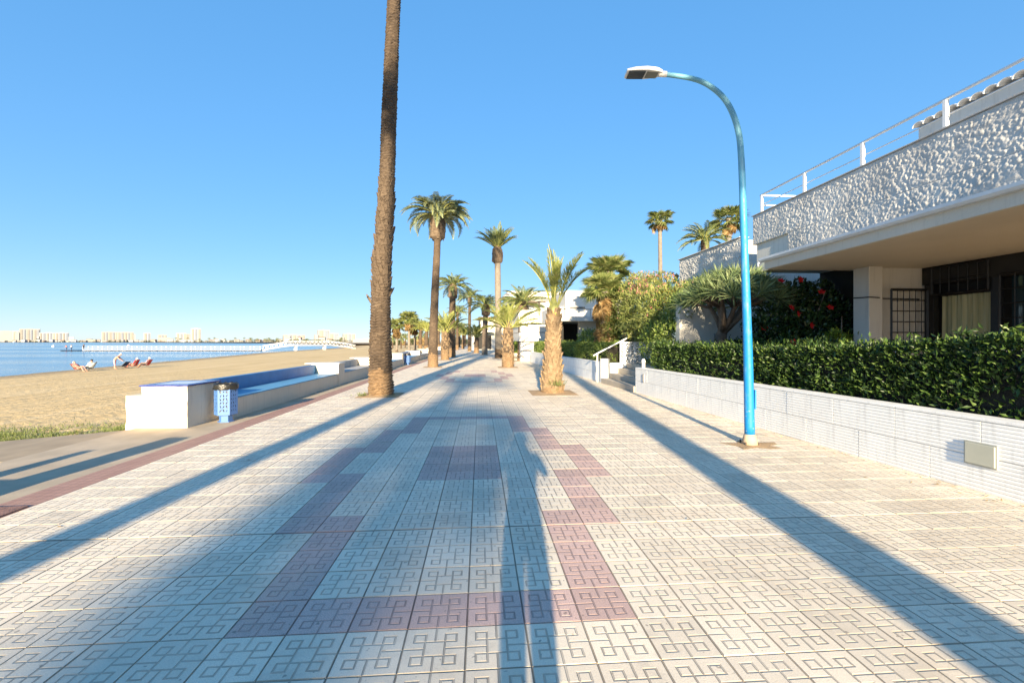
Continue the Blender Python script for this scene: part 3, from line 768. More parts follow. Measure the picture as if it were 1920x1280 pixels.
for i, (px, d, h, kind, sc, r0, lab) in enumerate(far):
    x, y = gpos(px, d)
    palm('date_palm', lab, x, y, [(0, 0, -.05), (.03, 0, h*.5), (.08, 0, h)], [r0*1.15, r0, r0*.9], kind, 34, sc, 1.45, -.15 if kind != 'young' else .2, 50+i, 'palms along the promenade', near=False, knob=(r0*1.5, .9) if h > 4 else None, jag=.05, n=10, ring=.2, soil=d < 75)

# --- fan palms
def fan_palm(label, x, y, z0, h, r0, nf, scale, seed, skirt=0, group='fan palms', near=False, lean=(0, 0), e_hi=1.4, e_lo=-.5, dens=34):
    r = empty('fan_palm', (x, y, z0), 0, label, 'palm tree', group)
    link('trunk', trunk_mesh([(0, 0, -.1), (lean[0]*.5, lean[1]*.5, h*.5), (lean[0], lean[1], h)], [r0*1.3, r0, r0*.85], .12, .05, 12, [M['grey_trunk'], M['palm_bark']], .4, seed), r)
    plc = frond_placements(nf, 'fan', scale, e_hi, e_lo, seed)
    cr = link('crown', crown_joined('crown', plc, [M['rachis'], M['fan_leaf']]), r, loc=(lean[0], lean[1], h))
    if skirt:
        rr = random.Random(seed); n = int(skirt*dens); pl2 = []
        Vs = []; Fs = []; Ms = []; b = 0
        for i in range(n):
            me = rr.choice(FR['dryfan']); zz = -rr.random()**.9*skirt
            mm = np.array(Matrix.Translation((0, 0, zz)) @ frond_matrix(i*2.4, -rr.uniform(.75, 1.4), rr.uniform(-.6, .6), scale*rr.uniform(.7, 1.0), r0*.6))
            nv = len(me.vertices); V = np.empty(nv*3, np.float32); me.vertices.foreach_get('co', V); V = V.reshape(-1, 3) @ mm[:3, :3].T + mm[:3, 3]
            nf_ = len(me.polygons); F = np.empty(nf_*3, np.int32); me.loops.foreach_get('vertex_index', F); mi = np.empty(nf_, np.int32); me.polygons.foreach_get('material_index', mi)
            Vs.append(V); Fs.append(F.reshape(-1, 3)+b); Ms.append(mi); b += nv
        link('dry_skirt', np_mesh('dry_skirt', np.concatenate(Vs), np.concatenate(Fs), [M['thatch'], M['dry_leaf']], np.concatenate(Ms)), r, loc=(lean[0], lean[1], h))
    return r
for px, d, h, lab in [(744, 92, 5.6, 'leftmost fan palm on the sand with dead skirt'), (767, 90, 7.0, 'tallest of the three fan palms on the sand'), (778, 96, 5.3, 'darkest fan palm on the sand, right of the tallest')]:
    x, y = gpos(px, d); fan_palm(lab, x, y, -.5, h, .22, 38, 1.35, int(px), 1.6 if px < 770 else .5, 'fan palms on the sand')
x, y = gpos(1240, 42); fan_palm('solitary thin fan palm standing above the flowering bush', x, y, 0, hz(412, 42), .20, 30, .85, 77, .35, 'fan palms behind the houses', lean=(-.15, 0))
x, y = gpos(1366, 30); fan_palm('fan palm crown behind the pale parapet, beside the lamp post', x, y, 0, hz(410, 30), .2, 30, .8, 78, .4, 'fan palms behind the houses')
x, y = gpos(1322, 25)
palm('date_palm', 'feathery palm with dark stiff fronds above the pale parapet', x, y, [(0, 0, 0), (0, 0, 4), (.0, 0, hz(450, 25))], [.3, .26, .22], 'date', 34, .62, 1.4, -.1, 79, 'palms behind the houses', near=False, soil=False)

# --- palms behind the viewer whose shadows cross the paving; the wall palm is added
palm('date_palm', 'palm behind the viewer whose trunk shadow runs to the left palm', -4.35, -8.0, [(0, 0, -.05), (0, 0, 6), (.1, 0, 13)], [.23, .21, .19], 'date', 40, 1.1, 1.4, -.5, 31, 'palms along the promenade', near=False, jag=.05)
palm('date_palm', 'palm behind the viewer whose trunk shadow crosses the right paving', 1.95, -6.5, [(0, 0, -.05), (0, 0, 4), (.05, 0, 7.6)], [.31, .28, .26], 'date', 44, .85, 1.4, -.3, 32, 'palms along the promenade', near=False, jag=.05)
palm('date_palm', 'tall palm far behind the viewer whose crown shadow lies mid walk', -5.5, -40, [(0, 0, -.05), (0, 0, 6), (.05, 0, 12.6)], [.34, .31, .30], 'young', 30, .80, 1.4, .1, 33, 'palms along the promenade', near=False, jag=.05)
palm('date_palm', 'palm added behind the viewer by the wall to shade the dragon tree', 5.35, -8.0, [(0, 0, -.05), (0, 0, 3), (0, 0, 6.4)], [.30, .27, .25], 'date', 60, .68, 1.4, -.6, 35, 'palms along the promenade', near=False, jag=.05)  # unseen palm, added to put the dragon tree and house wall in shade
fan_palm('tall skirted fan palm far behind the viewer', -5.3, -46, 0, 12.2, .30, 26, 1.1, 34, 6.0, 'fan palms behind the viewer', dens=7)
# ================================================================ right-hand side: garden wall, houses, plants
RA = rad(2.7); RO = (5.33, 3.89)
def R(u, v):
    return (RO[0] + u*math.cos(RA) - v*math.sin(RA), RO[1] + u*math.sin(RA) + v*math.cos(RA))
def rroot(name, label=None, cat=None, group=None):
    return empty(name, (RO[0], RO[1], 0), RA, label, cat, group)

# garden earth behind the walls
g = MB(); g.box(.24, 16, -8, 9.50, -.1, .70); g.box(1.30, 16, 9.50, 12.9, -.1, .745); g.box(.24, 16, 12.9, 60, -.1, .70)
go = g.build('garden_earth', M['earth'], loc=(RO[0], RO[1], 0), rot=(0, 0, RA)); go['kind'] = 'structure'
pv = MB(); pv.box(1.24, 9, 9.60, 12.6, .70, .765); pv.box(2.9, 9, -8, 8.9, .69, .80)
pv = pv.build('garden_path', M['concrete'], loc=(RO[0], RO[1], 0), rot=(0, 0, RA)); pv['kind'] = 'structure'

# ribbed white wall
def rib_panel(L, h, nr):
    prof = []
    p = h/nr
    for i in range(nr):
        z = i*p
        prof += [(.0, z+.002), (-.005, z+p*.25), (-.0055, z+p*.78), (.0, z+p*.95)]
    prof = [(.03, 0)] + prof + [(.03, h)]
    k = len(prof); m = MB()
    m.add([(x, .004, z) for x, z in prof] + [(x, L-.004, z) for x, z in prof], [(i, i+k, i+1+k, i+1) for i in range(k-1)] + [tuple(range(k)), tuple(range(2*k-1, k-1, -1))])
    return m.mesh('ribbed_panel', M['garden_wall'])
def garden_wall(label, v0, v1, L=.92):
    r = rroot('garden_wall', label, 'wall', 'white garden walls')
    bx('core', .02, .26, v0, v1, -.1, .752, M['garden_wall'], r)
    me = rib_panel(L, .375, 9)
    for row in range(2):
        v = v0 + (0 if row else -L*.45)
        while v < v1 - .05:
            a = max(v, v0); b = min(v+L, v1)
            if b - a > .06: link('ribbed_panel', me, r, (random.uniform(-.002, .002), a, row*.378 - .004), (0, 0, 0), (1, (b-a)/L, 1))
            v += L
    v = v0
    while v < v1 - .01:
        b = min(v + 1.38, v1); bx('coping', -.008, .27, v+.002, b-.002, .754, .785, M['garden_wall'], r, .005); v = b
    return r
gw1 = garden_wall('white ribbed garden wall along the right, from stairs to foreground', -7, 9.50)
pl_ = bx('hatch_cover', -.032, -.008, .22, .49, .29, .51, plain('hatch', (.44, .44, .36), .5, .05, 5, 0), gw1, .006)
bx('hatch_frame', -.022, .0, .205, .505, .275, .525, plain('hatch_frame', (.36, .36, .31), .6, .05, 5, 0), gw1, .004)
bx('wall_light', -.026, -.002, 8.82, 8.94, .38, .62, M['grey_concrete'], gw1, .004)
gw2 = garden_wall('white garden wall beyond the stairs, behind the young palm', 12.9, 30)
bx('end_pier', -.03, .28, 12.70, 12.9, -.1, .93, M['garden_wall'], gw2, .008)
bx('side_cheek', .285, 1.36, 12.695, 12.895, -.1, .765, M['garden_wall'], gw2, .006)
bx('wall_light', -.026, -.002, 13.3, 13.42, .38, .62, M['grey_concrete'], gw2, .004)

st = rroot('garden_steps', 'worn stone steps rising from the promenade into the garden', 'steps')
for i in range(4):
    n = 5; y0, y1 = 9.52, 12.68
    for k in range(n):
        bx('tread_slab', -.06+i*.34, 1.30, y0+(y1-y0)*k/n+.003, y0+(y1-y0)*(k+1)/n-.003, .19*i+(.0 if i else -.05), .19*(i+1), M['stone_step'], st, .014)
hr = rroot('hand_rail', 'white tubular handrail on the left side of the steps', 'handrail')
MB().tube([(-.12, 12.95, 0), (-.12, 12.95, 1.12)], .028, 10).build('post', M['white_metal'], hr, smooth=True)
MB().tube([(.95, 12.95, .5), (.95, 12.95, 1.62)], .028, 10).build('post', M['white_metal'], hr, smooth=True)
MB().tube([(-.28, 12.95, 1.04), (-.12, 12.95, 1.13), (.95, 12.95, 1.66), (1.1, 12.95, 1.73)], .03, 10).build('rail', M['white_metal'], hr, smooth=True)
la = rroot('garden_light', 'stubby white garden light on the wall end by the steps', 'garden light')
MB().tube([(.13, 9.2, .785), (.13, 9.2, .95)], .05, 12).build('body', M['lamp_head'], la, smooth=True)
MB().tube([(.13, 9.2, .95), (.13, 9.2, 1.0), (.13, 9.2, 1.05), (.13, 9.2, 1.07)], [.062, .06, .04, .01], 12).build('cap', M['white_metal'], la, smooth=True)

# pierced white block screen at the head of the stairs
ls = rroot('lattice_screen', 'low white pierced-block screen at the head of the steps', 'screen')
def lattice_block():
    m = MB(); s = .205; w = .022
    m.box(0, s, 0, .07, 0, w); m.box(0, s, 0, .07, s-w, s); m.box(0, w, .0, .07, w, s-w); m.box(s-w, s, .0, .07, w, s-w)
    for sg in (1, -1):
        a, b = (w, w if sg > 0 else s-w), (s-w, s-w if sg > 0 else w)
        dx, dz = b[0]-a[0], b[1]-a[1]; l = math.hypot(dx, dz); nx, nz = -dz/l*w*.5, dx/l*w*.5
        y0, y1 = (.008, .062) if sg > 0 else (.010, .060)
        m.add([(a[0]+nx, y0, a[1]+nz), (b[0]+nx, y0, b[1]+nz), (b[0]-nx, y0, b[1]-nz), (a[0]-nx, y0, a[1]-nz), (a[0]+nx, y1, a[1]+nz), (b[0]+nx, y1, b[1]+nz), (b[0]-nx, y1, b[1]-nz), (a[0]-nx, y1, a[1]-nz)],
              [(0,1,2,3), (7,6,5,4), (0,4,5,1), (2,6,7,3)])
    return m.mesh('pierced_block', M['white_metal'])
lb = lattice_block()
for i in range(9):
    for j in range(4): link('pierced_block', lb, ls, (.80+i*.208, 12.92, .72+j*.208))
bx('coping', .78, 2.69, 12.90, 13.01, 1.553, 1.585, M['white_wall'], ls, .004)

# ---------------------------------------------------------------- rough-cast surfaces with real relief
def roughcast(name, origin, du, dv, lu, lv, nrm, mat, parent, step=.0135, depth=.015, seed=0):
    """splatter-rendered wall face: thrown plaster lumps as displaced geometry"""
    nu, nv = int(lu/step), max(2, int(lv/step))
    o, u, v, n = Vector(origin), Vector(du), Vector(dv), Vector(nrm); vs = []
    for j in range(nv+1):
        for i in range(nu+1):
            a, b = lu*i/nu, lv*j/nv
            q = Vector((a*18+seed, b*18, seed)); d1 = noise.voronoi(q)[0]
            pt_ = noise.voronoi(q)[1][0]; amp = .35 + .65*abs(math.sin(pt_.x*12.9 + pt_.y*78.2))
            d2 = noise.voronoi(q*2.1 + Vector((5, 3, 1)))[0]
            h2 = min(.75, 1.5*max(0.0, 1 - 1.3*d1[0]))*amp + .45*min(.8, 1.6*max(0.0, 1 - 1.35*d2[0]))
            h2 *= min(1.1, .45 + 1.0*max(0, .5 + noise.noise(Vector((a*1.7+seed, b*2.2, 8)))))
            edge = min(1, min(i, nu-i, j, nv-j)/1.0)
            vs.append(o + u*a + v*b + n*(depth*h2*edge + .006*noise.noise(q*3)))
    V = np.array([tuple(p) for p in vs]); idx = np.arange((nu+1)*(nv+1)).reshape(nv+1, nu+1)
    F = np.stack([idx[:-1, :-1], idx[:-1, 1:], idx[1:, 1:], idx[1:, :-1]], -1).reshape(-1, 4)
    return link(name, np_mesh(name, V, F, mat), parent)

# ---------------------------------------------------------------- near house (square to the promenade, unlike the garden wall)
def hroot(name, label, cat):
    px, py = R(2.6, 7.5)
    return empty(name, (px - 2.6, py - 7.5, 0), 0, label, cat)
h1 = hroot('terrace_house', 'near white house with rough-cast parapet and deep brown-soffit canopy', 'house')
bx('canopy', 1.80, 5.8, -7, 5.85, 3.30, 3.50, M['soffit'], h1, .012)
bx('fascia', 1.765, 1.80, -7, 5.87, 3.305, 3.53, M['beige_wall'], h1, .006)
bx('end_fascia', 1.80, 4.0, 5.852, 5.885, 3.31, 3.52, M['white_wall'], h1, .006)
gm = MB()
prof = [(-.0, 0), (-.07, .005), (-.105, .04), (-.11, .09), (-.10, .092), (-.095, .045), (-.06, .018), (0, .015)]
gm.add([(1.763+x, -7, 3.485+z) for x, z in prof] + [(1.763+x, 5.93, 3.485+z) for x, z in prof], [(i, i+8, i+9, i+1) for i in range(7)] + [tuple(range(8)), tuple(range(15, 7, -1))])
gut = gm.build('gutter', M['gutter'], h1)
MB().tube([(1.70, 5.93, 3.49), (1.70, 5.99, 3.46), (1.70, 6.0, 3.40)], .035, 8).build('gutter_spout', M['gutter'], h1, smooth=True)
cr_ = MB(); cr_.add([(1.80, -7, 3.504), (1.80, 5.85, 3.504), (2.60, 5.85, 3.62), (2.60, -7, 3.62)], [(3, 2, 1, 0)])
cr_.build('canopy_top', M['white_wall'], h1)
bx('upper_mass', 2.66, 9, -7, 7.5, 3.5, 4.72, M['white_wall'], h1)
bx('parapet_core', 2.605, 2.80, -7, 7.56, 4.27, 5.06, M['white_wall'], h1)
bx('parapet_coping', 2.56, 2.83, -7, 7.60, 5.062, 5.085, M['grey_concrete'], h1, .004)
roughcast('parapet', (2.60, 7.58, 4.27), (0, -1, 0), (0, 0, 1), 14.4, .79, (-1, 0, 0), M['roughcast'], h1)
roughcast('parapet_skirt', (2.602, 6.2, 3.52), (0, -1, 0), (0, 0, 1), 12.0, .75, (-1, 0, 0), M['roughcast'], h1, seed=4)
bx('parapet_core', 2.62, 2.80, -7, 6.19, 3.5, 4.27, M['white_wall'], h1)
for v in (1.9, 3.9, 5.2):
    m = MB(); m.add([(2.2, v-.16, 3.56), (2.2, v+.16, 3.56), (2.59, v+.16, 3.61), (2.59, v-.16, 3.61), (2.30, v-.10, 3.68), (2.30, v+.10, 3.68), (2.58, v+.12, 3.78), (2.58, v-.12, 3.78)],
                    [(0,1,5,4), (1,2,6,5), (2,3,7,6), (3,0,4,7), (4,5,6,7)]); m.build('drain_spout', M['white_wall'], h1, bev=.01)
# railing along the roof terrace
rl = hroot('roof_railing', 'white tube railing along the roof terrace edge', 'railing')
for k in range(8): MB().box(2.68, 2.74, 7.36-k*1.57-.03, 7.36-k*1.57+.03, 5.08, 5.585).build('post', M['white_metal'], rl, bev=.004)
for z, r_ in ((5.60, .026), (5.33, .012)): MB().tube([(2.71, 7.42, z), (2.71, -7, z)], r_, 8).build('rail', M['white_metal'], rl, smooth=True)
MB().tube([(2.71, 7.40, 5.60), (4.6, 7.40, 5.60)], .026, 8).build('rail', M['white_metal'], rl, smooth=True)
MB().tube([(2.71, 7.40, 5.33), (4.6, 7.40, 5.33)], .026, 8).build('rail', M['white_metal'], rl, smooth=True)
# set-back room on the roof with a scalloped tile edge
ph = MB(); ph.box(4.2, 8, -7, 4.48, 4.7, 6.06); ph.build('roof_room', M['white_wall'], h1, bev=.01)
hm = MB()
for k in range(9):
    a = math.pi*k/8
    hm.v += [(-.07, math.cos(a)*.105, math.sin(a)*.075), (.75, math.cos(a)*.09, .13+math.sin(a)*.075)]
hm.f = [(2*k, 2*k+1, 2*k+3, 2*k+2) for k in range(8)]; hm.m = [0]*8
bmesh_t = hm.mesh('roof_tile', M['roof_tile'])
for k in range(40):
    o = link('roof_tile', bmesh_t, h1, (4.16, 4.40-k*.215, 6.07+random.uniform(-.006, .006)), (0, random.uniform(-.02, .02), random.uniform(-.03, .03)))
    sd_ = o.modifiers.new('s', 'SOLIDIFY'); sd_.thickness = .014
# ground floor under the canopy
bx('corner_column', 3.80, 4.13, 5.22, 5.64, .7, 3.30, M['white_wall'], h1, .012)
bx('porch_wall', 4.13, 5.35, 5.40, 5.62, .7, 3.30, M['white_wall'], h1)
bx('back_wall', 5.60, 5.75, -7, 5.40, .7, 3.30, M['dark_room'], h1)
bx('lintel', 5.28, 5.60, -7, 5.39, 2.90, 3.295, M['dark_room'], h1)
bx('dark_opening', 4.5, 9, 5.62, 7.5, .7, 3.50, M['dark_room'], h1)  # solid block; its near-black colour stands in for the shade of an opening
bx('porch_return', 4.0, 4.5, 5.625, 5.75, .7, 3.30, M['white_wall'], h1)
for v in (5.22, 3.98): bx('door_post', 5.30, 5.42, v-.07, v+.07, .8, 2.90, M['black_iron'], h1, .004)
cu = MB(); nn = 46; vs = []
for k in range(nn+1):
    v = 4.12 + (5.12-4.12)*k/nn; du = .035*math.sin(k*1.35) + .02*math.sin(k*.61+1)
    vs += [(5.50+du, v, .82), (5.50+du*.7, v, 2.62)]
cu.add(vs, [(2*k, 2*k+1, 2*k+3, 2*k+2) for k in range(nn)]); cu.build('curtain', M['curtain'], h1, smooth=True)
bx('curtain_rail', 5.44, 5.56, 4.08, 5.16, 2.63, 2.67, M['black_iron'], h1)
bx('window_pane', 5.52, 5.53, -5, 3.86, 1.5, 2.9, M['glass'], h1)
bx('window_sill', 5.20, 5.60, -5, 3.88, 1.40, 1.46, M['white_wall'], h1, .006)
bx('window_wall', 5.36, 5.60, -5, 3.90, .7, 1.40, M['beige_wall'], h1)
bx('porch_ledge', 4.22, 5.26, 4.86, 5.02, .78, 1.42, M['white_wall'], h1, .01)
MB().tube([(3.80, 5.66, 2.62), (3.775, 5.2, 2.60), (4.0, 5.19, 2.59), (4.3, 5.385, 2.59), (5.2, 5.385, 2.58)], .014, 6).build('cable', M['black_iron'], h1)
bx('meter_box', 4.14, 4.22, 5.385, 5.40, 1.9, 2.15, M['lamp_head'], h1, .004)
def grille(name, p0, du, w, z0, z1, nv, nh, parent, r=.011, frame=.022):
    g = MB(); p0 = Vector(p0); du = Vector(du)
    f = MB()
    f.tube([p0+Vector((0,0,z0)), p0+du*w+Vector((0,0,z0))], frame, 4); f.tube([p0+Vector((0,0,z1)), p0+du*w+Vector((0,0,z1))], frame, 4)
    f.tube([p0+Vector((0,0,z0)), p0+Vector((0,0,z1))], frame, 4); f.tube([p0+du*w+Vector((0,0,z0)), p0+du*w+Vector((0,0,z1))], frame, 4)
    fr = f.build(name, M['black_iron'], parent)
    for k in range(1, nv): MB().tube([p0+du*(w*k/nv)+Vector((0,0,z0)), p0+du*(w*k/nv)+Vector((0,0,z1))], r, 4).build('bar', M['black_iron'], fr)
    for k in range(1, nh): MB().tube([p0+Vector((0,0,z0+(z1-z0)*k/nh)), p0+du*w+Vector((0,0,z0+(z1-z0)*k/nh))], r, 4).build('bar', M['black_iron'], fr)
gt = hroot('iron_gate', 'open black iron grid gate leaf on the porch wall', 'gate')
grille('gate_leaf', (4.28, 5.16, 0), (1, 0, 0), .88, .84, 2.77, 6, 8, gt, .012, .03)
grille('window_grille', (5.26, 1.2, 0), (0, 1, 0), 2.66, 1.48, 2.92, 11, 5, h1)
grille('window_grille', (5.26, 4.06, 0), (0, 1, 0), 1.10, 2.66, 3.25, 6, 2, h1)
# ---------------------------------------------------------------- second house, behind the dragon tree
h2 = rroot('white_house', 'plain white house wall and pale parapet behind the dragon tree', 'house')
bx('front_wall', 1.2, 3.3, 9.0, 9.25, .6, 2.75, M['white_wall'], h2, .01)
bx('upper_wall', 3.26, 9, 9.03, 12.85, .6, 4.78, M['white_wall'], h2, .01)
roughcast('parapet', (3.25, 12.86, 3.35), (0, -1, 0), (0, 0, 1), 3.82, 1.5, (-1, 0, 0), M['roughcast'], h2, depth=.03, seed=9)
bx('coping', 3.18, 3.5, 9.0, 12.9, 4.852, 4.875, M['white_wall'], h2, .004)
bx('rear_parapet', 3.26, 3.46, 9.035, 12.84, 4.78, 4.85, M['white_wall'], h2)
bx('meter_door', 2.30, 2.52, 8.975, 8.998, 1.35, 1.85, M['grey_concrete'], h2, .004)
MB().tube([(2.83, 8.97, 2.12), (2.83, 8.998, 2.12)], .09, 16).build('wall_disc', M['grey_concrete'], h2)
MB().tube([(1.45, 8.97, 2.42), (1.45, 8.92, 2.42)], [.05, .03], 10).build('wall_lamp', M['white_metal'], h2)
# ---------------------------------------------------------------- farther houses on the right
h3 = rroot('white_house', 'white house with dark open porch and planted balcony behind the hedge', 'house')
bx('porch_wall', 1.45, 3.4, 21.2, 21.45, .6, 2.75, M['beige_wall'], h3)
bx('porch_back', .5, 3.4, 24.2, 24.4, .6, 2.75, M['dark_room'], h3)
bx('porch_side', .5, .62, 21.6, 24.2, .6, 2.75, M['dark_room'], h3)
bx('porch_floor', .5, 3.4, 21.0, 24.2, .60, .74, M['grey_concrete'], h3)
bx('balcony_slab', .15, 5.0, 20.4, 26, 2.76, 3.02, M['white_wall'], h3, .01)
bx('upper_wall', .9, 5, 22.2, 27, 3.02, 4.7, M['white_wall'], h3, .01)
bx('parapet', .35, 5, 22.8, 27, 3.02, 3.75, M['white_wall'], h3, .01)
bx('window_slot', 1.15, 2.1, 22.18, 22.21, 3.62, 3.70, M['dark_room'], h3)
bx('column', 2.42, 2.55, 20.6, 20.75, .7, 2.76, M['white_wall'], h3, .006)
MB().tube([(1.85, 21.17, 1.75), (1.85, 21.2, 1.75)], .10, 14).build('wall_disc', M['grey_concrete'], h3)
def strokes(parent, u0, v, z, n, w=.045, h=.085, seed=1):
    rr = random.Random(seed)                      # worn house name: only dark letter strokes can be made out
    for k in range(n):
        if k == 4: continue
        u = u0 + k*w*1.55
        b = MB(); b.box(u, u+.012, v-.012, v, z, z+h*rr.uniform(.8, 1)); b.box(u+.013, u+w, v-.012, v, z+rr.choice((0, h*.4, h*.75)), z+rr.choice((.02, h*.5, h*.82))+.012)
        b.build('letter', plain('letter_brown', (.10, .07, .05), .6, .1, 5, 0) if k == 0 else bpy.data.materials['letter_brown'], parent)
strokes(h3, 1.72, 21.198, 2.02, 10)
for k in range(14): MB().tube([(.25+k*.33, 20.45, 3.02), (.25+k*.33, 20.45, 3.42)], .012, 4).build('baluster', M['black_iron'], h3)
MB().tube([(.2, 20.45, 3.43), (4.9, 20.45, 3.43)], .018, 6).build('balcony_rail', M['black_iron'], h3)
h4 = rroot('white_house', 'white house front with long horizontal bands, left of the young palm', 'house')
for k, (z0, z1, du) in enumerate([(-.1, 1.55, 0), (1.62, 2.3, -.12), (2.36, 2.95, 0), (3.02, 4.1, -.2)]):
    bx('wall_band', -.6+du, 4, 31+du, 38, z0, z1, M['white_wall'], h4, .01)
bx('joint_core', -.45, 4, 31.2, 38, -.05, 3.9, M['dark_room'], h4)  # near-black core seen as joint lines between the white bands
bx('upper_wall', .3, 4, 32.5, 38, 4.1, 5.2, M['white_wall'], h4, .01)
bx('pergola_beam', -.4, 1.5, 31.3, 31.45, 4.75, 4.87, M['branch'], h4)
bx('pergola_post', .9, 1.0, 31.3, 31.42, 4.1, 4.76, M['branch'], h4)
h5 = rroot('apartment_house', 'taller pale house with a terracotta band behind the bushy palm', 'house')
x5, y5 = gpos(1000, 62)
h5.location = (x5, y5, 0)
bx('body', -3.4, 4, 0, 9, 0, 8.3, M['beige_wall'], h5, .02); bx('terracotta_band', -3.45, 4.05, -.05, 1, 5.0, 6.2, M['terracotta'], h5); bx('roof_edge', -3.7, 4.2, -.3, 9, 8.3, 8.7, M['white_wall'], h5, .02)
for k in range(3): bx('window', -2.6+k*2.2, -1.6+k*2.2, -.08, .02, 6.6, 7.7, M['dark_room'], h5)
h6 = rroot('white_house', 'low white far house beyond the dark trunked palm', 'house')
x6, y6 = gpos(915, 80); h6.location = (x6, y6, 0)
bx('body', -2.8, 6, 0, 12, 0, 3.6, M['white_wall'], h6, .02); bx('upper_body', -1.2, 6, 3, 12, 3.6, 6.0, M['beige_wall'], h6, .02); bx('awning', -3.6, 1, -1.4, 0, 3.0, 3.2, M['grey_concrete'], h6)
bx('porch_opening', -2.2, .6, -.05, .02, .2, 2.7, M['dark_room'], h6); bx('roof', -1.6, 6.2, 2.7, 12, 6.0, 6.25, M['terracotta'], h6)
# planter bowl with lime shrub on the far right of the walk
px_, py_ = gpos(968, 37)
plr = empty('planter_bowl', (px_, py_, 0), 0, 'white tapered planter bowl with lime green shrub behind second right palm', 'planter')
MB().tube([(0, 0, 0), (0, 0, .1), (0, 0, .6), (0, 0, .66), (0, 0, .60)], [.45, .5, .82, .84, .74], 22).build('bowl', M['white_stucco'], plr, smooth=True)

# ================================================================ hedges and bushes
def to_world_leaves(parts, name, mats, root): return link(name, leaf_mesh(name, parts, mats), root)
def hedge(label, u0, u1, v0, v1, z0, topf, n, lmat, size=.075, name='clipped_hedge'):
    r = rroot(name, label, 'hedge', 'clipped hedges behind the garden wall')
    m = MB(); seg = int((v1-v0)/.2); vs = []
    for i in range(seg+1):
        v = v0 + .06 + (v1-v0-.12)*i/seg; h = topf(v) - .14
        w1 = .10 + .05*noise.noise(Vector((v*2, 0, 1))); 
        vs += [(u0+w1, v, z0), (u0+w1+.02, v, z0+(h-z0)*.6), (u0+w1+.08, v, h), (u1-w1-.08, v, h), (u1-w1, v, z0)]
    m.add(vs, [(i*5+k, i*5+k+1, (i+1)*5+k+1, (i+1)*5+k) for i in range(seg) for k in range(4)] + [tuple(range(4, -1, -1)), tuple(seg*5+k for k in range(5))])
    m.build('core_fill', M['hedge_core'], r)  # solid near-black core, added to block the view through the leaves
    U = RNG.random((n, 3)); P = np.empty((n, 3)); D = np.empty((n, 3)); face = RNG.random(n)
    dep = RNG.exponential(.045, n)
    for i in range(n):
        v = v0 + (v1-v0)*U[i, 0]; h = topf(v)
        bulge = .05*noise.noise(Vector((v*2.3, U[i, 1]*3, 2)))
        if face[i] < .56:                               # side towards the promenade
            P[i] = (u0 + dep[i] - bulge, v, z0 + (h-z0)*U[i, 1]); D[i] = (-.8, 0, .5)
        elif face[i] < .92:
            P[i] = (u0 + (u1-u0)*U[i, 1], v, h - dep[i] + bulge); D[i] = (0, 0, 1)
        else:
            e = 0 if U[i, 2] < .5 else 1
            P[i] = (u0 + (u1-u0)*U[i, 1], (v0 + dep[i]) if e == 0 else (v1 - dep[i]), z0 + (h-z0)*U[i, 2]); D[i] = (0, -1 if e == 0 else 1, .4)
    # thin the lower front: bare, twiggy patches
    keep = np.ones(n, bool)
    for i in range(n):
        zz = (P[i, 2]-z0)/max(.1, topf(P[i, 1])-z0)
        if zz < .62 and noise.noise(Vector((P[i, 1]*.9, P[i, 2]*1.5, 5))) > -.02 + zz*.5: keep[i] = RNG.random() < .3
    P, D = P[keep], D[keep]; n = len(P)
    D = D + RNG.normal(0, .55, D.shape)
    V, F = leaf_arrays(P, D, size*(.7+.6*RNG.random(n)), size*.42, .25)
    # long shoots sticking out of the top
    k = n//26; Q = P[RNG.integers(0, n, k)]; Q = np.repeat(Q, 5, 0) + np.tile(np.linspace(0, .14, 5), k)[:, None]*np.array([-.25, 0, .9]) + RNG.normal(0, .02, (k*5, 3))
    V2, F2 = leaf_arrays(Q, RNG.normal(0, .7, Q.shape) + np.array([-.3, 0, .8]), size*1.1, size*.4, .25)
    link('foliage', leaf_mesh('foliage', [(V, F, 0), (V2, F2, 0)], [lmat]), r)
    # bare twigs in the gaps
    tw = MB()
    for i in range(int((v1-v0)*22)):
        v = random.uniform(v0, v1); z = random.uniform(z0, z0+(topf(v)-z0)*.7); a = Vector((u0+.10, v, z)); d = Vector((random.uniform(-.12, -.02), random.uniform(-.1, .1), random.uniform(.05, .22)))
        tw.tube([a, a+d*.5+Vector((0, random.uniform(-.02, .02), 0)), a+d], [.006, .005, .002], 3, cap=False)
    tw = tw.build('twigs', M['branch'], r); tw['kind'] = 'stuff'
    return r
def top1(v): return 1.46 + .07*noise.noise(Vector((v*1.1, 0, 0))) + .03*noise.noise(Vector((v*3.7, 2, 0))) + (.13*max(0, min(1, (2.6-v)/1.2)) if v < 2.6 else 0)
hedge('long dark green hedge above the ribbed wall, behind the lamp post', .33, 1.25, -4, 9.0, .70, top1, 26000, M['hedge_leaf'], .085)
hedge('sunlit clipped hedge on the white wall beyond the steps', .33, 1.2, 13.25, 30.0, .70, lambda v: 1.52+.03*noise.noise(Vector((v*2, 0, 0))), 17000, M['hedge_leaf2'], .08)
hedge('second low hedge behind the long one, beside the dragon tree', 2.0, 2.7, 4.6, 8.3, .70, lambda v: 1.60+.03*noise.noise(Vector((v*2, 0, 0))), 4500, M['hedge_leaf'], .07)
bt = rroot('garden_table', 'edge of a small white table top behind the hedge', 'table')
b_ = MB(); b_.box(2.42, 3.02, 5.62, 6.0, 1.57, 1.60); b_.build('table_top', M['white_metal'], bt, bev=.004)
for du, dv in ((.04, .04), (.54, .04), (.04, .32), (.54, .32)): MB().tube([(2.44+du, 5.64+dv, .7), (2.44+du, 5.64+dv, 1.57)], .014, 6).build('leg', M['white_metal'], bt)

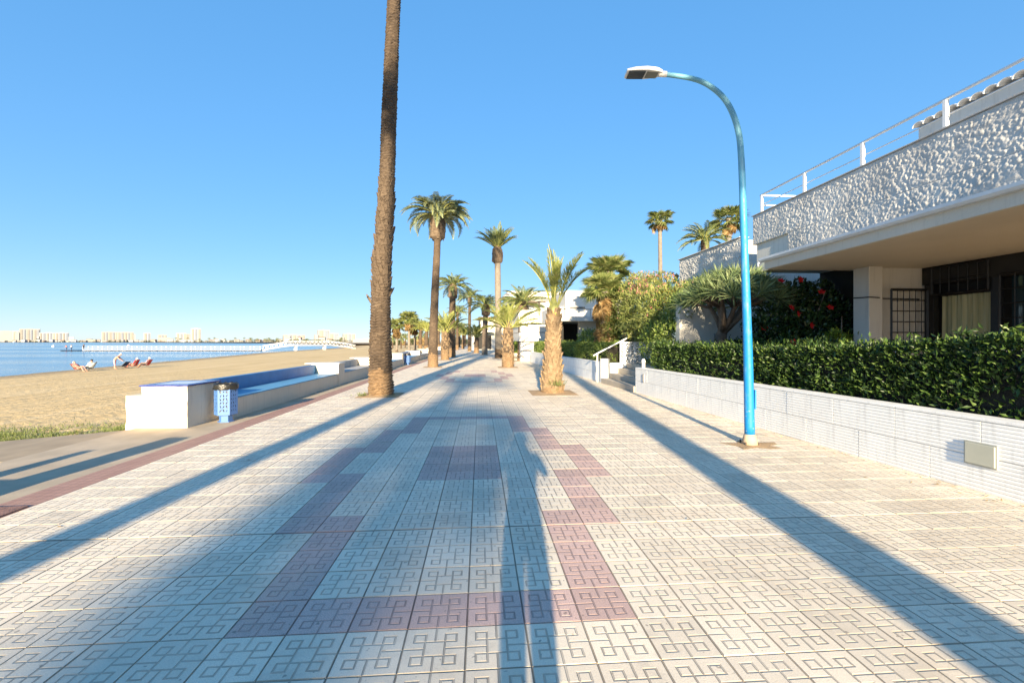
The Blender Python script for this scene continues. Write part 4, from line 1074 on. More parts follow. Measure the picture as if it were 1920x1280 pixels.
def clumps(cs, n, lmat_i, size, width, out=.55, shell=.55):
    """leaves gathered on the skins of several rough lobes; cs: (x,y,z,rx,ry,rz)"""
    cs = np.array(cs, float); w = (cs[:, 3]*cs[:, 4]*cs[:, 5])**(2/3); idx = RNG.choice(len(cs), n, p=w/w.sum())
    S = sph(n); rr_ = np.clip(1 - RNG.exponential(shell*.35, n), .15, 1.12)[:, None]
    lob = np.array([noise.noise(Vector((float(s[0])*2.2+float(i)*3, float(s[1])*2.2, float(s[2])*2.2))) for s, i in zip(S, idx)])[:, None]
    P = cs[idx, :3] + S*cs[idx, 3:]*rr_*(1+.28*lob)
    D = S*out + RNG.normal(0, .6, (n, 3)) + np.array([0, 0, .25])
    V, F = leaf_arrays(P, D, size*(.7+.6*RNG.random(n)), width, .2)
    return (V, F, lmat_i), P, S
def stems(root, base, tips, r0, mat, name='stem'):
    m = MB()
    for t_ in tips:
        b = Vector(base) + Vector((random.uniform(-.15, .15), random.uniform(-.15, .15), 0)); t_ = Vector(t_); mid = b.lerp(t_, .5) + Vector((random.uniform(-.12, .12), random.uniform(-.12, .12), .1))
        m.tube([b, mid, t_], [r0, r0*.7, r0*.3], 6)
    return m.build(name, mat, root, smooth=True)

# oleander mass
ol = rroot('oleander_bush', 'big rounded oleander bush with pink blossom on top', 'bush')
oc = [(1.75, 11.6, 2.6, .75, .8, 1.1), (2.5, 10.6, 3.0, .8, .7, .7), (1.6, 12.9, 2.9, .8, .7, 1.2), (2.75, 14.4, 2.7, 1.5, 1.1, 1.5), (1.95, 14.2, 3.2, .9, .8, 1.1), (3.1, 14.0, 3.8, 1.1, .8, .75), (2.2, 14.1, 3.9, .8, .7, .6), (1.6, 14.8, 2.2, .9, .8, 1.2), (2.55, 13.6, 2.2, .8, .5, 1.0)]
pa, P, S = clumps(oc, 20000, 0, .17, .034, .8)
top = (S[:, 2] > .45) & (P[:, 2] > 3.3); Q = P[top]; Q = Q[RNG.random(len(Q)) < .10]
fr = P[(S[:, 1] < -.3) & (P[:, 2] < 3.6)]; Q2 = fr[RNG.random(len(fr)) < .012]
Q = np.concatenate([Q, Q2]); Qf = np.repeat(Q, 5, 0) + RNG.normal(0, .03, (len(Q)*5, 3)) + np.array([0, 0, .05])
Vf, Ff = leaf_arrays(Qf, RNG.normal(0, 1, Qf.shape) + np.array([0, -.4, .7]), .065, .05, .1)
link('foliage', leaf_mesh('foliage', [pa], [M['oleander_leaf']]), ol); link('blossom', leaf_mesh('blossom', [(Vf, Ff, 0)], [M['pink_petal']]), ol)
stems(ol, (2.5, 14.3, .7), [(2+random.random()*1.6, 13.8+random.random(), 2.2+random.random()) for _ in range(9)], .05, M['branch'])
# orange-flowering climber between oleander and dragon tree
oc2 = rroot('flowering_climber', 'climber with orange blossom against the pale parapet', 'bush')
pa, P, S = clumps([(2.35, 11.6, 2.9, .75, .6, .9), (2.7, 11.3, 3.2, .5, .5, .55), (2.9, 10.6, 3.2, .45, .9, .55), (2.9, 9.7, 3.15, .6, .6, .5), (2.2, 10.3, 2.9, .6, .5, .5), (1.45, 9.3, 2.55, .5, .35, .6), (1.15, 9.6, 1.7, .45, .4, .9), (1.25, 10.8, 1.5, .5, .6, .8)], 9500, 0, .13, .04, .7)
sel = (S[:, 1] < .2) & (S[:, 2] > -.2) & (P[:, 1] > 10.9); Q = P[sel]; Q = Q[RNG.random(len(Q)) < .13]; Qf = np.repeat(Q, 4, 0) + RNG.normal(0, .035, (len(Q)*4, 3))
Vf, Ff = leaf_arrays(Qf, RNG.normal(0, 1, Qf.shape) + np.array([0, -.4, .5]), .06, .04, .1)
link('foliage', leaf_mesh('foliage', [pa], [M['hedge_leaf2']]), oc2); link('blossom', leaf_mesh('blossom', [(Vf, Ff, 0)], [M['orange_petal']]), oc2)
stems(oc2, (2.4, 11.6, .7), [(2.3, 11.6, 2.6), (2.7, 11.4, 3.0), (3.0, 10.9, 3.1)], .03, M['branch'])
# undergrowth below the fan palms
ug = rroot('garden_shrub', 'mixed shrub growth below the skirted fan palm', 'bush', 'garden shrubs')
pa, P, S = clumps([(1.2, 16.2, 1.35, .8, .6, .75), (1.9, 15.2, 1.35, .7, .6, .8), (2.4, 13.9, 1.2, .7, .5, .7), (.9, 17.6, 1.4, .6, .8, .8), (1.7, 14.7, 2.2, .7, .5, .8), (2.0, 16.3, 3.0, .9, .8, 1.0)], 9000, 0, .11, .05, .7)
link('foliage', leaf_mesh('foliage', [pa], [M['hedge_leaf2']]), ug); stems(ug, (1.5, 15.6, .7), [(1.2, 16, 1.6), (1.9, 15.2, 1.6), (2.3, 14, 1.4)], .03, M['branch'])
fb = rroot('garden_shrub', 'rounded green shrub in front of the dark open porch', 'bush', 'garden shrubs')
pa, P, S = clumps([(1.55, 19.6, 1.5, .6, .5, .7), (2.3, 19.0, 1.7, .7, .5, .8), (2.9, 18.2, 2.0, .8, .6, 1.0)], 5200, 0, .11, .05, .7)
link('foliage', leaf_mesh('foliage', [pa], [M['hedge_leaf2']]), fb); stems(fb, (2.2, 19.0, .7), [(1.6, 19.5, 1.5), (2.3, 19, 1.8), (2.9, 18.3, 2.0)], .03, M['branch'])
# lime shrub in the bowl
pa, P, S = clumps([(0, 0, 1.0, .75, .75, .5)], 1500, 0, .16, .06, .7); link('shrub', leaf_mesh('shrub', [pa], [M['lime_leaf']]), plr)
# hibiscus under the canopy end
hb = rroot('hibiscus_bush', 'dark glossy hibiscus with red flowers under the canopy corner', 'bush')
pa, P, S = clumps([(3.05, 7.0, 2.25, .75, .6, .85), (2.6, 6.9, 1.7, .7, .55, .75), (3.35, 6.6, 1.6, .7, .55, .8), (3.0, 6.7, 1.2, .9, .6, .6), (3.4, 6.9, 2.7, .5, .5, .5), (4.1, 6.6, 1.9, .6, .5, .95), (3.9, 6.8, 2.7, .5, .4, .5)], 11500, 0, .105, .062, .7)
link('foliage', leaf_mesh('foliage', [pa], [M['hibiscus_leaf']]), hb)
stems(hb, (3.2, 6.9, .7), [(2.7, 6.9, 2.0), (3.1, 7, 2.6), (3.5, 6.8, 2.6), (3.6, 6.6, 1.7), (3.75, 6.4, 2.9)], .035, M['pale_branch'])
def red_flower():
    a = np.arange(5)*2*np.pi/5; D = np.stack([np.cos(a), np.sin(a), np.full(5, .35)], 1)
    V, F = leaf_arrays(np.zeros((5, 3)), D, .085, .085, -.1, N=np.tile([[0, 0, 1.]], (5, 1))); 
    V2, F2 = leaf_arrays(np.zeros((2, 3)), np.array([[.1, 0, 1.], [0, .1, 1.]]), .10, .014)
    return leaf_mesh('flower', [(V, F, 0), (V2, F2, 0)], [M['red_petal']])
rf = red_flower()
def cam_to_R(px, py, d):
    x, y = gpos(px, d); dx, dy = x-RO[0], y-RO[1]
    return (dx*math.cos(RA)+dy*math.sin(RA), -dx*math.sin(RA)+dy*math.cos(RA), hz(py, d))
for px, py, d in [(1464, 527, 10.5), (1500, 524, 10.6), (1483, 577, 10.4), (1495, 588, 10.3), (1556, 577, 10.2), (1487, 642, 10.0), (1433, 615, 11.2), (1520, 610, 10.4), (1540, 548, 10.4)]:
    link('flower', rf, hb, cam_to_R(px, py, d), (rad(70)+random.uniform(-.4, .4), random.uniform(-.4, .4), random.uniform(-.5, .5)), (1.1, 1.1, 1.1))
sl = rroot('leafy_shrub', 'small sunlit yellow-green shrub at the foot of the white column', 'bush', 'garden shrubs')
pa, P, S = clumps([(3.45, 5.75, 1.45, .3, .25, .4), (3.2, 5.7, 1.2, .35, .25, .35)], 900, 0, .11, .06, .8); link('foliage', leaf_mesh('foliage', [pa], [M['lime_leaf']]), sl)
stems(sl, (3.4, 5.8, .7), [(3.45, 5.75, 1.5), (3.2, 5.7, 1.3), (3.62, 5.8, 2.2)], .025, M['pale_branch'])

# ---------------------------------------------------------------- rosette plants
def rosette(c, axis, n, L, w, open_=1.25, droop=.12, dead=.0, mi=0):
    axis = unit(np.array(axis, float)); S = sph(n); S = S - (S@axis)[:, None]*axis; S = unit(S)
    th = open_*np.sqrt(RNG.random(n)); D = axis*np.cos(th)[:, None] + S*np.sin(th)[:, None]
    return leaf_arrays(np.array(c)+D*.02, D, L*(.75+.4*RNG.random(n)), w, .3, N=axis+S*-.5+RNG.normal(0, .1, S.shape), droop=droop) + (mi,)
dt = rroot('dragon_tree', 'dragon tree with dense umbrella crown and forked grey trunk', 'tree')
cx, cy = 1.95, 7.55; forks = []
trm = MB(); trm.tube([(1.82, 8.0, .65), (1.82, 7.95, 1.2), (1.86, 7.9, 1.75), (1.88, 7.85, 1.95)], [.21, .165, .15, .13], 12)
parts = []; tips = []
for i in range(9):
    a = i*2*math.pi/9+.2; rr1 = .55 if i % 2 else .35
    e = (cx + math.cos(a)*rr1, cy + math.sin(a)*rr1, 2.55); 
    trm.tube([(1.88, 7.85, 1.85), (1.9+(e[0]-1.9)*.5, 7.8+(e[1]-7.8)*.45, 2.18), e], [.10, .07, .05], 8)
    for k in range(5):
        a2 = a + random.uniform(-.55, .55); rr2 = random.uniform(.45, 1.12)
        z = 3.30 - .62*(rr2/1.12)**2 + random.uniform(-.05, .05); t_ = (cx + math.cos(a2)*rr2, cy + math.sin(a2)*rr2, z)
        trm.tube([e, (e[0]*.5+t_[0]*.5, e[1]*.5+t_[1]*.5, e[2]*.55+t_[2]*.45), t_], [.045, .032, .028], 6); tips.append(t_)
for i in range(46):
    a = i*2.4; rr2 = 1.3*math.sqrt((i+.5)/46); tips.append((cx+math.cos(a)*rr2, cy+math.sin(a)*rr2, 3.42-.8*(rr2/1.3)**2.2))
trm.build('trunk', M['branch'], dt, smooth=True)
for t_ in tips:
    ax = (t_[0]-cx, t_[1]-cy, .9); parts.append(rosette(t_, ax, 40, .46, .026, 1.35, .10))
link('crown', leaf_mesh('crown', parts, [M['dragon_leaf']]), dt)
yu = rroot('spineless_yucca', 'three-headed yucca with a leaning bare trunk behind the screen', 'shrub')
ym = MB(); y0 = (2.45, 13.45, .7)
heads = [((1.95, 13.4, 2.35), (.1, -.3, 1)), ((2.45, 13.3, 2.55), (.5, -.2, .9)), ((1.55, 13.5, 2.15), (-.7, -.3, .8)), ((2.15, 13.2, 2.1), (0, -.9, .5))]
ym.tube([y0, (2.4, 13.45, 1.3), (2.2, 13.42, 1.75), (2.05, 13.4, 2.0)], [.14, .10, .085, .08], 10)
for h, ax in heads: ym.tube([(2.05, 13.4, 1.95), tuple((Vector((2.05, 13.4, 2.05))+Vector(h))/2), h], [.07, .06, .05], 8)
ym.build('trunk', M['pale_branch'], yu, smooth=True)
parts = []
for h, ax in heads: parts.append(rosette(h, ax, 110, .55, .045, 1.7, .18)); parts.append(rosette((h[0], h[1], h[2]-.12), (ax[0], ax[1], -.2), 40, .42, .035, 1.5, .3, mi=1))
link('crown', leaf_mesh('crown', parts, [M['dragon_leaf'], M['dry_leaf']]), yu)
# fan palms in the garden
wx, wy = R(.95, 15.2); fan_palm('garden fan palm with thick tan skirt of dead leaves', wx, wy, .7, 3.15, .20, 44, .72, 61, 2.0, 'garden fan palms', e_hi=1.5, e_lo=-.35)
wx, wy = R(1.65, 16.6); fan_palm('taller garden fan palm rising behind the skirted one', wx, wy, .7, 4.25, .18, 40, .70, 62, .9, 'garden fan palms', e_hi=1.5, e_lo=-.2)
ORD = ['first', 'second', 'third', 'fourth', 'fifth', 'sixth', 'seventh', 'eighth', 'ninth']
# ================================================================ street lamps
def make_lamp():
    r = empty('street_lamp')
    def P(lat, z): return (lat, 0, z)
    pts = [P(0, .14), P(-.03, 1.5), P(-.08, 3.0), P(-.13, 4.4), P(-.19, 4.92), P(-.355, 5.32), P(-.60, 5.56), P(-.895, 5.69), P(-1.40, 5.765)]
    # smooth the bend
    q = [Vector(p) for p in pts]; fine = []
    for i in range(len(q)-1):
        p0, p1, p2, p3 = q[max(0, i-1)], q[i], q[i+1], q[min(len(q)-1, i+2)]
        for k in range(6):
            t_ = k/6; fine.append(.5*((2*p1) + (p2-p0)*t_ + (2*p0-5*p1+4*p2-p3)*t_*t_ + (3*p1-p0-3*p2+p3)*t_**3))
    fine.append(q[-1]); n = len(fine)
    MB().tube(fine, [.075 - .043*min(1, sum((fine[j+1]-fine[j]).length for j in range(i))/6.6) for i in range(n)], 20).build('pole', M['lamp_paint'], r, smooth=True)
    MB().tube([(0, 0, -.01), (0, 0, .12), (0, 0, .16)], [.125, .092, .080], 16).build('base_collar', M['concrete'], r, smooth=True)
    bx('access_door', .058, .080, -.045, .045, .55, .85, M['lamp_paint'], r, .004)
    # flat LED head
    h = empty('dummy'); bpy.data.objects.remove(h)
    top = MB()
    out = [(-1.36, .045, .035), (-1.45, .095, .05), (-1.62, .125, .055), (-1.80, .125, .045), (-1.93, .105, .02)]
    vs = []
    for x, w, hh in out: vs += [(x, -w, 5.752), (x, w, 5.752), (x, w*.8, 5.752+hh+.02), (x, -w*.8, 5.752+hh+.02)]
    fs = []
    for i in range(4):
        for k in range(4): fs.append((i*4+k, i*4+(k+1) % 4, (i+1)*4+(k+1) % 4, (i+1)*4+k))
    fs += [(3, 2, 1, 0), (16, 17, 18, 19)]
    hd = top.add(vs, fs).build('lamp_head', M['lamp_head'], r, bev=.006)
    MB().box(-1.62, -1.44, -.085, .085, 5.742, 5.7515).build('driver_cover', M['lamp_under'], hd)
    MB().box(-1.90, -1.645, -.10, .10, 5.740, 5.7515).build('lens_plate', M['lens'], hd)
    MB().tube([(-1.30, 0, 5.758), (-1.42, 0, 5.765)], .045, 10).build('spigot', M['lamp_head'], hd, smooth=True)
    hd.rotation_euler = (0, 0, 0)
    for a in range(4):
        ca = a*math.pi/2+.7; MB().tube([(.14*math.cos(ca), .14*math.sin(ca), 0), (.14*math.cos(ca), .14*math.sin(ca), .05)], .012, 6).build('anchor_bolt', M['branch'], r)
    return r
lamp = make_lamp(); lamp.location = (4.19, 6.49, 0); lamp.rotation_euler.z = -YAW
tag(lamp, 'blue curved street lamp nearest the camera on the right', 'street lamp', 'street lamps on the promenade')
for px, d, lab in [(984, 40, 'second street lamp partly hidden by the palms'), (884, 118, 'tiny far street lamp above the end of the walk')]:
    c = copy_tree(lamp); x, y = gpos(px, d); c.location = (x, y, 0); c['label'] = lab
pp = MB(); vs = [(0, 0, .012)]; n = 14
for k in range(n):
    a = 2*math.pi*k/n; q = .26+.09*math.sin(k*2.3); vs.append((q*1.5*math.cos(a), q*math.sin(a), .004))
pp.add(vs, [(0, 1+k, 1+(k+1) % n) for k in range(n)]); o = pp.build('mortar_patch', M['pit_soil'], loc=(4.22, 6.45, 0)); o['kind'] = 'structure'

# ================================================================ pier, footbridge, buoys
x0, y0 = gpos(160, 142); x1, y1 = gpos(492, 142)
pd = Vector((x1-x0, y1-y0, 0)); plen = pd.length; pang = math.atan2(pd.y, pd.x)
pr = empty('floating_pier', (x0, y0, -1.45), pang, 'long low white railed pier standing in the sea', 'pier')
bx('deck', 0, plen, -1.0, 1.0, .28, .45, plain('deck', (.62, .62, .62), .7, .08, 2, 0), pr)
for k in range(24): bx('float', .6+k*plen/24, 1.7+k*plen/24, -.95, .95, -.3, .27, M['bin_bag'], pr, .05)
for s in (-.95, .95):
    for k in range(19): bx('rail_post', k*(plen-.2)/18, k*(plen-.2)/18+.10, s-.05, s+.05, .45, 1.5, M['white_metal'], pr)
    for z in (.95, 1.45): bx('rail', .18, plen-.2, s-.03, s+.03, z, z+.045, M['white_metal'], pr)
xa, ya = gpos(494, 142); xb, yb = gpos(664, 166)
bd = Vector((xb-xa, yb-ya, 0)); bl = bd.length
br = empty('foot_bridge', (xa, ya, -1.45), math.atan2(bd.y, bd.x), 'white arched lattice footbridge joining pier and beach', 'footbridge')
def arc(t_): return .3 + 1.5*min(1, math.sin(math.pi*min(max(t_, 0), 1))*1.25)
N = 22
for s in (-1.1, 1.1):
    ch = MB(); ch.tube([(bl*k/N, s, arc(k/N)) for k in range(N+1)], .10, 6); ch.build('lower_chord', M['white_metal'], br)
    ch = MB(); ch.tube([(bl*k/N, s, arc(k/N)+1.35) for k in range(N+1)], .08, 6); ch.build('upper_chord', M['white_metal'], br)
    for k in range(N):
        z0_, z1_ = arc(k/N), arc((k+1)/N)
        MB().tube([(bl*k/N, s, z0_), (bl*(k+.5)/N, s, (z0_+z1_)/2+1.3)], .04, 4).build('brace', M['white_metal'], br)
        MB().tube([(bl*(k+.5)/N, s, (z0_+z1_)/2+1.3), (bl*(k+1)/N, s, z1_)], .04, 4).build('brace', M['white_metal'], br)
dk = MB()
for k in range(N): dk.add([(bl*k/N, -1.0, arc(k/N)), (bl*(k+1)/N, -1.0, arc((k+1)/N)), (bl*(k+1)/N, 1.0, arc((k+1)/N)), (bl*k/N, 1.0, arc(k/N))], [(0, 1, 2, 3)])
o = dk.build('deck', M['white_wall'], br); sdm = o.modifiers.new('s', 'SOLIDIFY'); sdm.thickness = .2
for k in (0, N//3, 2*N//3, N): bx('support', bl*k/N-.15, bl*k/N+.15, -.9, .9, -1.5, arc(k/N)-.1, M['white_metal'], br)
for px, d, lab in [(100, 250, 'pale round buoy left of the pier end'), (241, 300, 'pale round buoy beyond the middle of the pier')]:
    x, y = gpos(px, d); b = empty('buoy', (x, y, -1.45), 0, lab, 'buoy', 'buoys off the beach')
    MB().tube([(0, 0, -.4), (0, 0, 0), (0, 0, .5), (0, 0, .85)], [.4, .75, .6, .1], 12).build('float', M['white_metal'], b, smooth=True); MB().tube([(0, 0, .8), (0, 0, 1.2)], .07, 6).build('top_mark', M['lamp_head'], b)
for bi, (px, d) in enumerate([(27, 1500), (115, 1480), (126, 1500), (152, 1500), (190, 1450), (290, 1430), (345, 1400)]):
    x, y = gpos(px, d); b = empty('moored_boat', (x, y, -1.45), random.uniform(0, 3), ORD[bi] + ' from left of the tiny white boats off the far shore', 'boat', 'boats off the far shore')
    MB().add([(-4, -1.2, .0), (3, -1.3, 0), (5.5, 0, .2), (3, 1.3, 0), (-4, 1.2, 0), (-4.2, -1.5, 1.4), (3.4, -1.6, 1.5), (6.5, 0, 1.9), (3.4, 1.6, 1.5), (-4.2, 1.5, 1.4)], [(0,1,6,5), (1,2,7,6), (2,3,8,7), (3,4,9,8), (4,0,5,9), (5,6,7,8,9)]).build('hull', M['white_metal'], b)
    bx('cabin', -1.5, 2, -1, 1, 1.4, 2.8, M['lamp_head'], b, .2)

# ================================================================ far shore
shore_cols = {k: plain('shore_'+k, c, .85, .05, .05, 0) for k, c in {'cream': (.31, .305, .295), 'white': (.35, .365, .39), 'tan': (.26, .245, .22), 'grey': (.19, .215, .26), 'pink': (.30, .26, .25)}.items()}
DS = 1750
def far_block(name, label, px0, px1, ytop, col, cat='building', group='tower blocks on the far shore', d=DS, steps=(), floors=0, depth=24, recess=True):
    x, y = gpos((px0+px1)/2, d); w = (px1-px0)/FPX*d; h = hz(ytop, d)
    ang = math.atan2(-x, y)
    r = empty(name, (x, y, 0), ang*.6+.25, label, cat, group)
    m = MB(); m.box(-w/2, w/2, 0, depth, -2, h)
    m.build('body', shore_cols[col], r)
    bx('roof_block', -w*.18, w*.15, depth*.3, depth*.7, h, h+max(1.0, h*.035), shore_cols[col], r)
    if floors:
        fh = h/floors; nb = max(2, int(w/9))
        for i in range(nb):
            c0 = -w/2 + w*(i+.5)/nb; bw = w/nb*.30
            bx('balcony_bay', c0-bw, c0+bw, -1.2, .0, h*.06, h*.94, shore_cols['grey' if i % 2 else 'tan'], r)
    for (a, b_, f) in steps: bx('wing', w*a, w*b_, -depth*.15, depth*.8, -2, h*f, shore_cols[col], r)
    return r
Z2 = lambda u: u*.20833
sk = [(0, 105, 620, 'cream', 'leftmost stepped pale block on the far shore', ((-.5, .5, .7),), 0), (132, 205, 620, 'white', 'small pale block left of the first high tower pair', (), 5), (205, 330, 616, 'cream', 'broad cream tower pair, first high one from left', ((.5, .8, .6), (-.7, -.5, .7)), 9),
      (380, 505, 623, 'white', 'low wide grey-white block right of the cream towers', ((-.6, -.5, .6),), 5), (515, 600, 623, 'white', 'sloping-edged white block right of the wide low one', ((.5, .9, .55),), 3), (935, 1045, 621.5, 'cream', 'left one of two cream slabs mid far shore', (), 6), (1075, 1185, 622, 'cream', 'right one of two cream slabs mid far shore', ((.5, .6, .8),), 6),
      (1300, 1348, 623.5, 'white', 'narrow small white block right of the two cream slabs', (), 3), (1430, 1492, 627, 'cream', 'little stepped cream block left of the tallest tower', ((-.4, .9, .6),), 2), (1595, 1668, 624, 'white', 'white block immediately left of the tallest tower', (), 4), (1670, 1722, 626, 'tan', 'brownish block touching the tallest tower', (), 4), (1728, 1800, 615, 'white', 'tallest slim tower on the far shore', (), 11)]
for u0, u1, yt, col, lab, stp, fl in sk: far_block('tower_block', lab, Z2(u0), Z2(u1), yt, col, steps=stp, floors=fl)
Z3 = lambda u: 380+u*.25
for u0, u1, yt, col, lab, stp, fl in [(615, 760, 627, 'cream', 'long low cream block above the white footbridge', ((-.5, -.2, .8),), 4), (870, 950, 618, 'cream', 'highest cream block right of the footbridge', ((-.8, -.5, .6),), 7), (950, 1018, 624.5, 'cream', 'stepped cream block joined to the right of the highest', ((.3, .7, .7),), 5), (1060, 1142, 625, 'cream', 'cream block nearest the thick palm trunk', ((-.6, -.5, .6),), 5)]:
    far_block('tower_block', lab, Z3(u0), Z3(u1), yt, col, steps=stp, floors=fl, d=1100)
fw = far_block('boundary_wall', 'long pale low wall right of the far cream blocks', 663, 720, 635.2, 'cream', 'wall', None, d=700, depth=3)
rr = random.Random(12)
px = 2
while px < 640:
    d = DS if px < 470 else 1150; w = rr.uniform(4, 11); x, y = gpos(px+w/2, d*rr.uniform(.90, 1.0)); d2 = d*.95
    wm = w/FPX*d2; h = rr.uniform(3.5, 8.5) if rr.random() < .8 else 11
    r = empty('shore_house', (x, y, 0), rr.uniform(-.2, .6), 'small pale low house along the far shore', 'house', 'low houses on the far shore')
    bx('wall', -wm/2, wm/2, 0, 10, -1.2, h, shore_cols[rr.choice(['white', 'white', 'cream', 'tan', 'pink'])], r)
    m = MB(); m.add([(-wm/2-.4, -.5, h), (wm/2+.4, -.5, h), (wm/2+.4, 10.5, h), (-wm/2-.4, 10.5, h), (-wm/2+1, 5, h+1.6), (wm/2-1, 5, h+1.6)], [(0,1,5,4), (2,3,4,5), (1,2,5), (3,0,4)]); m.build('roof', M['terracotta'] if rr.random() < .35 else shore_cols['cream'], r)
    px += w*rr.uniform(.9, 2.0)
# tree belt along the far shore: one mass of foliage
cs = []
for i in range(150):
    p = rr.uniform(-5, 700); d = (DS if p < 470 else 1150)*rr.uniform(.86, .93)
    x, y = gpos(p, d); s = rr.uniform(2.0, 4.2)*(1.0 if p > 200 else .7); cs.append((x, y, s*.6, s*rr.uniform(1.2, 2.6), s, s))
pa, P, S = clumps(cs, 9000, 0, 1.7, 1.1); o = link('far_tree_belt', leaf_mesh('far_tree_belt', [pa], [M['far_green']])); o['kind'] = 'stuff'
tag(o, 'dark green belt of trees along the far shore')
fcr = crown_joined('crown', frond_placements(22, 'date', 1.5, 1.3, -.5, 99), list(FR['date'][0].materials))
for i, p in enumerate([70, 330, 338, 352, 374, 392, 402, 422, 441, 458, 470, 482, 497, 504, 520, 558, 576, 640]):
    d = (DS if p < 470 else 1100)*rr.uniform(.85, .95); x, y = gpos(p, d); h = rr.uniform(9, 14)*d/DS*1.1
    r = empty('shore_palm', (x, y, 0), 0, 'tiny palm standing on the far shore', 'palm tree', 'palms on the far shore')
    MB().tube([(0, 0, -1), (0, 0, h)], [.45, .35], 6).build('trunk', M['grey_trunk'], r); link('crown', fcr, r, (0, 0, h), (0, 0, i), (1.5, 1.5, 1.5))
# bushes and low trees at the far end of the beach and walk
bl_ = []
for i in range(26):
    p = rr.uniform(722, 872); d = rr.uniform(120, 230); x, y = gpos(p, d); h = rr.uniform(1.2, 3.2)
    r = empty('low_tree', (x, y, -.1), 0, 'small scrubby tree at the far end of the beach', 'tree', 'scrubby trees at the far end')
    pa, P, S = clumps([(0, 0, h*.65, h*.55, h*.55, h*.45), (.5, 0, h*.9, h*.35, h*.35, h*.3)], 420, 0, .45, .28, .7)
    link('crown', leaf_mesh('crown', [pa], [M['far_green' if i % 3 else 'dry_leaf']]), r)
    MB().tube([(0, 0, -.4), (.05, 0, h*.6)], [.12, .07], 6).build('trunk', M['branch'], r)
for i, (p, d, h) in enumerate([(736, 150, 3.0), (752, 140, 3.2), (760, 160, 3.5), (785, 150, 4.0), (795, 170, 3.8), (806, 130, 4.4), (842, 150, 4.6), (852, 165, 5.0), (872, 140, 5.2)]):
    x, y = gpos(p, d); r = empty('far_palm', (x, y, -.3), 0, ORD[i] + ' from left of the small far palms beyond the beach', 'palm tree', 'palms beyond the beach')
    MB().tube([(0, 0, -.5), (.1, 0, h)], [.28, .22], 8).build('trunk', M['palm_bark'], r); link('crown', fcr, r, (.1, 0, h), (0, 0, i), (.75, .75, .75))

